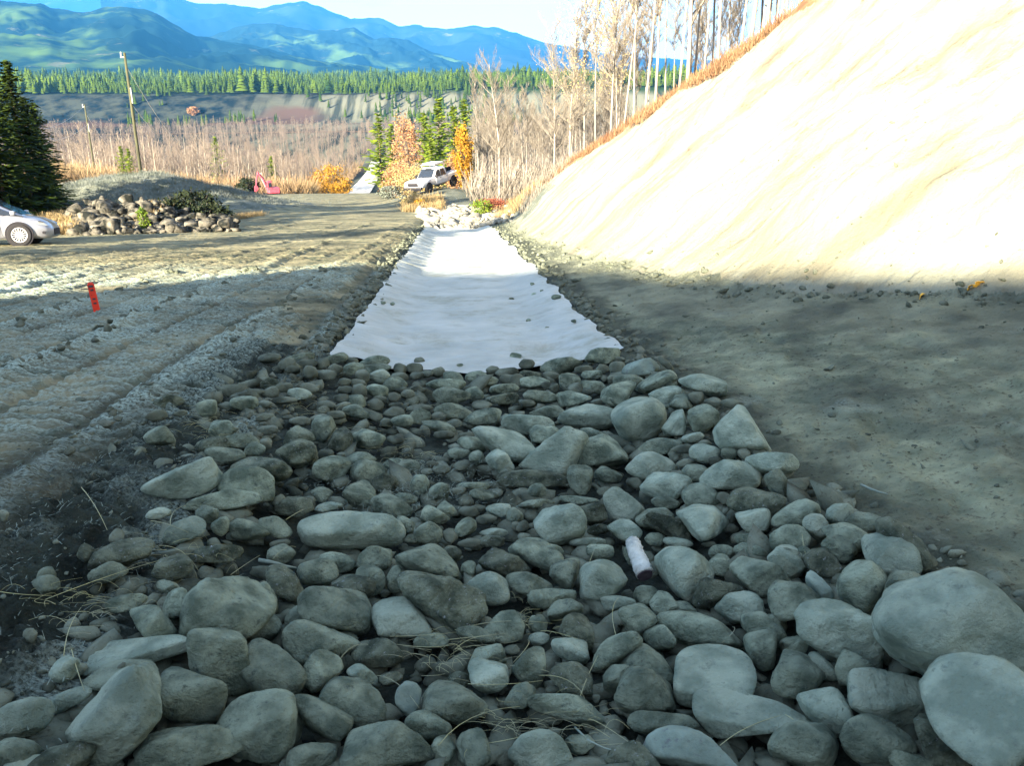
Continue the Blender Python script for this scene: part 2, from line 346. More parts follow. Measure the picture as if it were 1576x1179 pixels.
M['leafy'] = mat('fallen_leaf', (0.75, 0.42, 0.06), rough=.7)

# ------------------------------------------------------------------ ground sheet
NC, NR = 1050, 1450
Ys = np.concatenate([np.linspace(-75, 1.0, 70)[:-1], 1.0*(175/1.0)**(np.linspace(0, 1, NR))])
u = np.linspace(-1, 1, NC); u = u*0.72+0.28*u**3
Wd = np.where(Ys > 1, 9+0.98*Ys, 9.98+(1-Ys)*1.0)
GX = u[None]*Wd[:, None]; GY = np.repeat(Ys[:, None], NC, 1)
gz0 = T0(GX, GY); dm, fr = micro(GX, GY)
fr = fr*ss(-0.3, 0.35, dm/0.03)
_v = GX-toe(GY)
tone = np.where(GX > 1.4, 0.6*fbm(GY*0.9+GX*0.25, (GX*0.8-GY*0.12)*2.6, 5, 71, .6)+0.5*fbm(GX*1.5, GY*1.5, 4, 73), 0.7*fbm((GX*0.97+GY*0.2)*0.5, (GY-0.2*GX)*1.7, 5, 75, .6)+0.45*fbm(GX*1.2, GY*.5, 4, 77))
tone = np.clip(0.5+1.1*tone, 0, 1).ravel()
toeb = np.clip(np.where(_v > 0, 1-_v/2.4, 1+_v/2.2), 0, 1).ravel()*1.0
_w = 0.25*fbm(GX*1.2, GY*1.2, 3, 61)
soilb = np.where(GX > 0, 1-(GX-1.55-_w*.6)/.55, np.maximum(1-(-2.35+_w*.7-GX)/.7, 1-(GY-(3.2+_w+.12*(GX+2)))/1.6)*np.where(GY > 9, 0, 1)+np.where(GY > 9, 1-(-1.6-GX)/.35, 0))
soilb = np.clip(soilb, 0, 1).ravel()
_cutm = (_v > 0.2) & (GY < 46)
tone = np.where(_cutm.ravel(), np.clip(.55+.9*fbm(GY*1.3+GX*.6, GX*.25, 5, 79, .6)+.5*fbm(GY*3.5+GX*1.4, GX*1.2, 4, 80), 0, 1).ravel(), tone)
GZ = gz0+dm
V = np.stack([GX, GY, GZ], -1).reshape(-1, 3); frf = fr.ravel()
nr = len(Ys); idx = np.arange(nr*NC).reshape(nr, NC)
F = np.stack([idx[:-1, :-1], idx[:-1, 1:], idx[1:, 1:], idx[1:, :-1]], -1).reshape(-1, 4)
fx = V[F, 0].mean(1); fy = V[F, 1].mean(1); fz = V[F, 2].mean(1)
base = prof(fy)
nat = np.maximum(4.9+0.366*fx-0.1024*fy, 0.22*np.clip(fx-2.6, 0, None)*ss(140, 70, fy))+0.175*fbm(fx*0.25+3, fy*0.12, 3, 5)
wig = 0.25*fbm(fx*1.2, fy*1.2, 3, 61)
onnat = (fx > toe(fy)+0.3) & ((fz-base) > nat-0.12) & (fy > 0)
cutm = (fx > toe(fy)+0.1+wig) & ~onnat & (fy < 44)
mound = ((fz-base) > 0.45+wig) & (fx < 4) & (fy > 36)
far = (fy > 113+wig*3)
behind = fy < -8
roadm = (fx < -2.35+wig*.7) & (fy > 3.2+wig+0.12*(fx+2)) & ~mound & ~far
roadm |= (fx < -1.6) & (fy > 9) & ~mound & ~far
natm = onnat | (far) | (mound) | ((fx < -30-wig*4) & (fy > 36)) | ((fx > 1.5) & (fy > 44)) | behind
zone = np.zeros(len(F), int)                           # 0 soil
zone[(fx > 1.55+wig*.6) & (fy > 0.5)] = 2
zone[roadm] = 1; zone[cutm] = 3; zone[natm] = 4; zone[onnat] = 5
zone[(fy > 44) & (fx > -1.7) & ~onnat & ~mound & ~far & (fx < 3)] = 4
def _grid(Yr, X2, Z2):
    def f(x, Y):
        i = min(max(int(np.searchsorted(Yr, Y))-1, 0), len(Yr)-2); ty = min(max((Y-Yr[i])/(Yr[i+1]-Yr[i]), 0), 1); o_ = 0.0
        for r_, w_ in ((i, 1-ty), (i+1, ty)):
            if w_ > 0: o_ += w_*float(np.interp(x, X2[r_], Z2[r_]))
        return o_
    return f
_near = _grid(Ys, GX, gz0); _nearT = _grid(Ys, GX, GZ)
def split(name, sel, m, label=None):
    f = F[sel]
    if not len(f): return
    us, inv = np.unique(f, return_inverse=True)
    o = link(name, mesh_np(name, V[us], inv.reshape(f.shape), True, {'frost': frf[us], 'tone': tone[us], 'toeb': toeb[us], 'soilb': soilb[us]}), m); tag(o, label, None, None, 'structure'); return o
split('channel_soil', zone == 0, M['soil']); split('dirt_road', zone == 1, M['road']); split('graded_bench', zone == 2, M['bench'])
split('cut_slope', zone == 3, M['cut']); split('rough_ground', zone == 4, M['rough_grass']); split('forest_floor', zone == 5, M['duff'])
Yf = 172*(14500/172)**np.linspace(0, 1, 260); uf = np.linspace(-1, 1, 320)
FX = uf[None]*(12+1.0*Yf[:, None]); FY = np.repeat(Yf[:, None], 320, 1); FZ = T0(FX, FY)-0.1
idx = np.arange(260*320).reshape(260, 320)
_far = _grid(Yf, FX, FZ+0.1)
_T0v, _Tv = T0, T
def T0(x, Y): return (_near(x, Y) if Y < 174 else _far(x, Y)) if np.ndim(x) == 0 and np.ndim(Y) == 0 else _T0v(x, Y)
def T(x, Y): return _nearT(x, Y) if np.ndim(x) == 0 and Y < 174 else (_Tv(x, Y) if np.ndim(x) else _far(x, Y))
Ff = np.stack([idx[:-1, :-1], idx[:-1, 1:], idx[1:, 1:], idx[1:, :-1]], -1).reshape(-1, 4)
Vf = np.stack([FX, FY, FZ], -1).reshape(-1, 3)
# valley colours: brush / escarpment / gravel scar / brown river bank
esc_m = bpy.data.materials.new('escarpment_ground'); esc_m.use_nodes = True
t = esc_m.node_tree; N = t.nodes.new; L = t.links.new; b = t.nodes['Principled BSDF']; b.inputs['Roughness'].default_value = 1; b.inputs['Specular IOR Level'].default_value = 0
g = N('ShaderNodeTexCoord'); sp = N('ShaderNodeSeparateXYZ'); L(g.outputs['Object'], sp.inputs[0])
def rg(x, a, b_):
    r = N('ShaderNodeMapRange'); r.inputs[1].default_value = a; r.inputs[2].default_value = b_; L(x, r.inputs[0]); return r.outputs[0]
def mixc(f, a, c_):
    x = N('ShaderNodeMix'); x.data_type = 'RGBA'; L(f, x.inputs[0])
    for k, w in ((6, a), (7, c_)):
        if isinstance(w, tuple): x.inputs[k].default_value = (*w, 1)
        else: L(w, x.inputs[k])
    return x.outputs[2]
n1 = N('ShaderNodeTexNoise'); n1.inputs['Scale'].default_value = .07; n1.inputs['Detail'].default_value = 8; n1.inputs['Roughness'].default_value = .65; L(g.outputs['Object'], n1.inputs[0])
n2 = N('ShaderNodeTexNoise'); n2.inputs['Scale'].default_value = .006; n2.inputs['Detail'].default_value = 4; L(g.outputs['Object'], n2.inputs[0])
ms_ = N('ShaderNodeMapping'); ms_.inputs['Scale'].default_value = (.12, .01, .02); L(g.outputs['Object'], ms_.inputs[0])
n3 = N('ShaderNodeTexNoise'); n3.inputs['Scale'].default_value = 1; n3.inputs['Detail'].default_value = 5; L(ms_.outputs[0], n3.inputs[0])
low = mixc(rg(n1.outputs[0], .4, .6), (0.08, 0.062, 0.05), (0.12, 0.10, 0.065))
scar = mixc(rg(n3.outputs[0], .42, .55), (0.03, 0.038, 0.034), (0.125, 0.13, 0.10))
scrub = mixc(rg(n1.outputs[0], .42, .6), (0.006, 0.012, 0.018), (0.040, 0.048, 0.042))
hm = mixc(rg(sp.outputs[0], -170, -90), scrub, scar)  # scrub and scar tones darkened to stand in for shade over the slope
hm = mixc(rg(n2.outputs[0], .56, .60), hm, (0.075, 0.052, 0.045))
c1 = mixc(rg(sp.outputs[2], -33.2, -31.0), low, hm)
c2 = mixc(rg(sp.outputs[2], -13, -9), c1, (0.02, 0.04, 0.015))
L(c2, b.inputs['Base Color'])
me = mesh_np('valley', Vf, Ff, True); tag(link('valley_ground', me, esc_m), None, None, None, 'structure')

# ------------------------------------------------------------------ far road, river
def ribbon(name, pts, w, m, off=0.15, kind='structure', n=60):
    pts = np.array(pts, float); s = np.linspace(0, len(pts)-1, n)
    x = np.interp(s, range(len(pts)), pts[:, 0]); y = np.interp(s, range(len(pts)), pts[:, 1])
    dx = np.gradient(x); dy = np.gradient(y); l = np.hypot(dx, dy); nx, ny = -dy/l, dx/l
    rows = []
    for k in np.linspace(-1, 1, 7):
        X = x+nx*k*w/2; Y = y+ny*k*w/2; z = T0(X, Y)+off
        rows.append(np.stack([X, Y, z], -1))
    Vv = np.array(rows); i = np.arange(7*n).reshape(7, n)
    Fv = np.stack([i[:-1, :-1], i[:-1, 1:], i[1:, 1:], i[1:, :-1]], -1).reshape(-1, 4)
    return tag(link(name, mesh_np(name, Vv.reshape(-1, 3), Fv, True), m), None, None, None, kind)
m_fr = mat('far_gravel', (0.62, 0.60, 0.55), col2=(0.36, 0.34, 0.31), scale=1.2, stretch=(1, .02, 1))
def atT(px, D):
    p = at(px, 290, D); return (p[0], p[1])
ribbon('gravel_track', [atT(536, 150), atT(552, 200), atT(566, 255), atT(579, 320), atT(584, 350)], 5.2, m_fr, .35)
m_rv = mat('river_mud', (0.07, 0.04, 0.025), col2=(0.12, 0.075, 0.04), scale=.05)
ribbon('river', [(-520, 500), (-250, 515), (-60, 540), (150, 560), (500, 570)], 9, m_rv, .25)

# ------------------------------------------------------------------ mountains
def mountain(name, sil, D, depth, seed, m, basez=-30):
    px = np.array([p[0] for p in sil], float); py = np.array([p[1] for p in sil], float)
    n = 240; xs = np.linspace(px[0], px[-1], n); ys = np.interp(xs, px, py)
    K = 60; Vv = np.zeros((K, n, 3))
    for j, (a, b_) in enumerate(zip(xs, ys)):
        p = at(a, b_, D); d = np.array([p[0], p[1]])/D; H = p[2]-basez
        for k in range(K):
            q = k/(K-1)*1.35-1.0                        # -1 foot .. 0 crest .. 0.35 back
            prof_ = (1+q)**1.15 if q < 0 else 1-1.6*q
            Vv[k, j] = (d[0]*(D+q*depth), d[1]*(D+q*depth), basez+H*prof_)
    X = Vv[..., 0]; Y = Vv[..., 1]; q = np.linspace(-1, .35, K)[:, None]
    w = np.clip(np.abs(q)*3, 0.05, 1)*np.clip(1+q, 0, 1)
    rid = 1-np.abs(fbm(X/ (D*.05), Y/(D*.10), 5, seed))*2
    Vv[..., 2] += (rid-0.45)*w*D*0.016+fbm(X/(D*.012), Y/(D*.012), 4, seed+9)*D*0.0022*np.clip(1+q*1., 0.1, 1)
    i = np.arange(K*n).reshape(K, n)
    Fv = np.stack([i[:-1, :-1], i[:-1, 1:], i[1:, 1:], i[1:, :-1]], -1).reshape(-1, 4)
    return tag(link(name, mesh_np(name, Vv.reshape(-1, 3), Fv, True), m), None, None, None, 'structure')
def mmat(n, c, c2, c3, s):  # lighter patches put sunlit spots into the colour, beside rock and grass tones
    return mat(n, c, col2=c2, scale=s, lo=.53, hi=.62, speck=(c3, s*3.5, .61, .69), detail=12, spec=0)
mm1 = mmat('mountain_forest', (0.010, 0.026, 0.024), (0.075, 0.13, 0.03), (0.11, 0.12, 0.07), .0028)
mm2 = mmat('mountain_forest_mid', (0.012, 0.03, 0.03), (0.08, 0.14, 0.035), (0.08, 0.10, 0.05), .003)
mm3 = mmat('mountain_rock_far', (0.012, 0.02, 0.03), (0.03, 0.045, 0.05), (0.14, 0.13, 0.12), .0012)
mountain('mountain', [(-500, 30), (-200, 8), (-60, -6), (0, -2), (62, 3), (80, 12), (130, 18), (165, 10), (200, 8), (240, 18), (262, 32), (300, 55), (345, 62), (400, 72), (450, 85), (500, 96), (560, 103), (620, 112)], 4000, 2200, 71, mm1)
mountain('mountain', [(250, 75), (300, 62), (335, 50), (380, 37), (425, 34), (450, 41), (494, 46), (545, 42), (575, 58), (596, 56), (626, 61), (667, 81), (735, 102), (800, 112)], 5600, 2000, 83, mm2)
mountain('mountain', [(150, -30), (250, -14), (300, 3), (350, 4), (400, 12), (440, 3), (468, 0), (490, 8), (540, 27), (588, 26), (615, 40), (640, 37), (680, 43), (730, 39), (768, 42), (810, 56), (850, 68), (890, 75), (960, 88), (1050, 92), (1200, 100), (1500, 90)], 9000, 3200, 95, mm3)
mountain('mountain', [(-300, -10), (0, -20), (200, -8), (300, 6), (420, 26), (520, 48), (600, 70), (700, 84), (900, 92), (1200, 96), (1500, 98)], 12000, 2000, 99, mm3)

# ------------------------------------------------------------------ geotextile
nu, nv = 150, 700
yy = 8.75*(41.3/8.75)**np.linspace(0, 1, nv); ee = np.linspace(-1, 1, nu)
lx = -1.50+0.07*fbm(yy*1.3, yy*0, 4, 101); rx = 1.52+0.10*fbm(yy*1.1, yy*0+5, 4, 103)+0.04*ss(11, 9, yy)
EX = lx[:, None]+(rx-lx)[:, None]*(ee[None]*.5+.5); EY = np.repeat(yy[:, None], nu, 1)
EY = EY+0.22*fbm(EX*1.8, EY*0, 3, 104)*ss(10.3, 9.0, EY)
wr = (0.012+.02*ss(13, 9, EY))*fbm(EX*2.5, EY*5, 4, 108)+(0.045+.035*ss(13, 9, EY))*fbm(EX*0.45, EY*2.4, 4, 105)+0.035*np.exp(-((EY-9.75-0.10*np.sin(EX*2))/0.09)**2)+0.02*np.exp(-((EY-11.0-0.2*EX)/0.1)**2)*ss(1, 0, EX)+0.018*fbm(EX*2, EY*1.2, 3, 106)
edge_ = np.clip(np.abs(ee)[None]**14+np.exp(-((EY-8.75)/.06))*1.0, 0, 1)
EZ = T0(EX, EY)+0.055+wr*(1-edge_)-0.03*edge_
EZ = EZ+0.02
i = np.arange(nu*nv).reshape(nv, nu)
Fv = np.stack([i[:-1, :-1], i[:-1, 1:], i[1:, 1:], i[1:, :-1]], -1).reshape(-1, 4)
gt = link('geotextile_sheet', mesh_np('geotextile', np.stack([EX, EY, EZ], -1).reshape(-1, 3), Fv, True), M['fabric'])
tag(gt, 'long white geotextile sheet lining the ditch beyond the rocks', 'fabric sheet')

# ------------------------------------------------------------------ rocks
def ico(n):
    import bmesh
    bm = bmesh.new(); bmesh.ops.create_icosphere(bm, subdivisions=n, radius=1)
    v = np.array([x.co[:] for x in bm.verts]); f = np.array([[q.index for q in p.verts] for p in bm.faces]); bm.free(); return v, f
ICO = {k: ico(k) for k in (1, 2, 3, 4, 5)}
def n3(P, s, seed):
    return (fbm(P[:, 0]*s+seed, P[:, 1]*s+P[:, 2]*s*.7, 4, seed % 97)+fbm(P[:, 2]*s-seed, P[:, 0]*s*.8-P[:, 1]*s, 4, seed % 89))*.5
def rock_unit(sub, planes, p, seed, rough=0.035):
    v, f = ICO[sub]; D = v
    acc = np.zeros(len(D))
    for n_, h in planes: acc += (np.clip(D@np.asarray(n_), 0, None)/h)**p
    r = np.maximum(acc, 1e-9)**(-1/p)
    r = np.minimum(r, 3)
    r = r*(1+rough*2.0*n3(D, 1.9, seed)+rough*0.9*n3(D, 5.0, seed+3)-rough*.9*np.clip(n3(D, 2.8, seed+7), .1, 1)+rough*0.35*n3(D, 14, seed+5))
    return D*r[:, None], f
def rplanes(rr, n=14, lo=.72, hi=1.0):
    out = []
    for _ in range(n):
        a = rr.normal(size=3); a /= np.linalg.norm(a); out.append((a, rr.uniform(lo, hi)))
    return out
CR = {'A': (400, 540, 3.93), 'B': (800, 540, 3.93), 'C': (0, 600, 3.93), 'D': (1176, 700, 3.93), 'E': (0, 879, 3.93), 'F': (400, 840, 3.478), 'G': (800, 840, 3.478), 'H': (1176, 879, 3.93)}
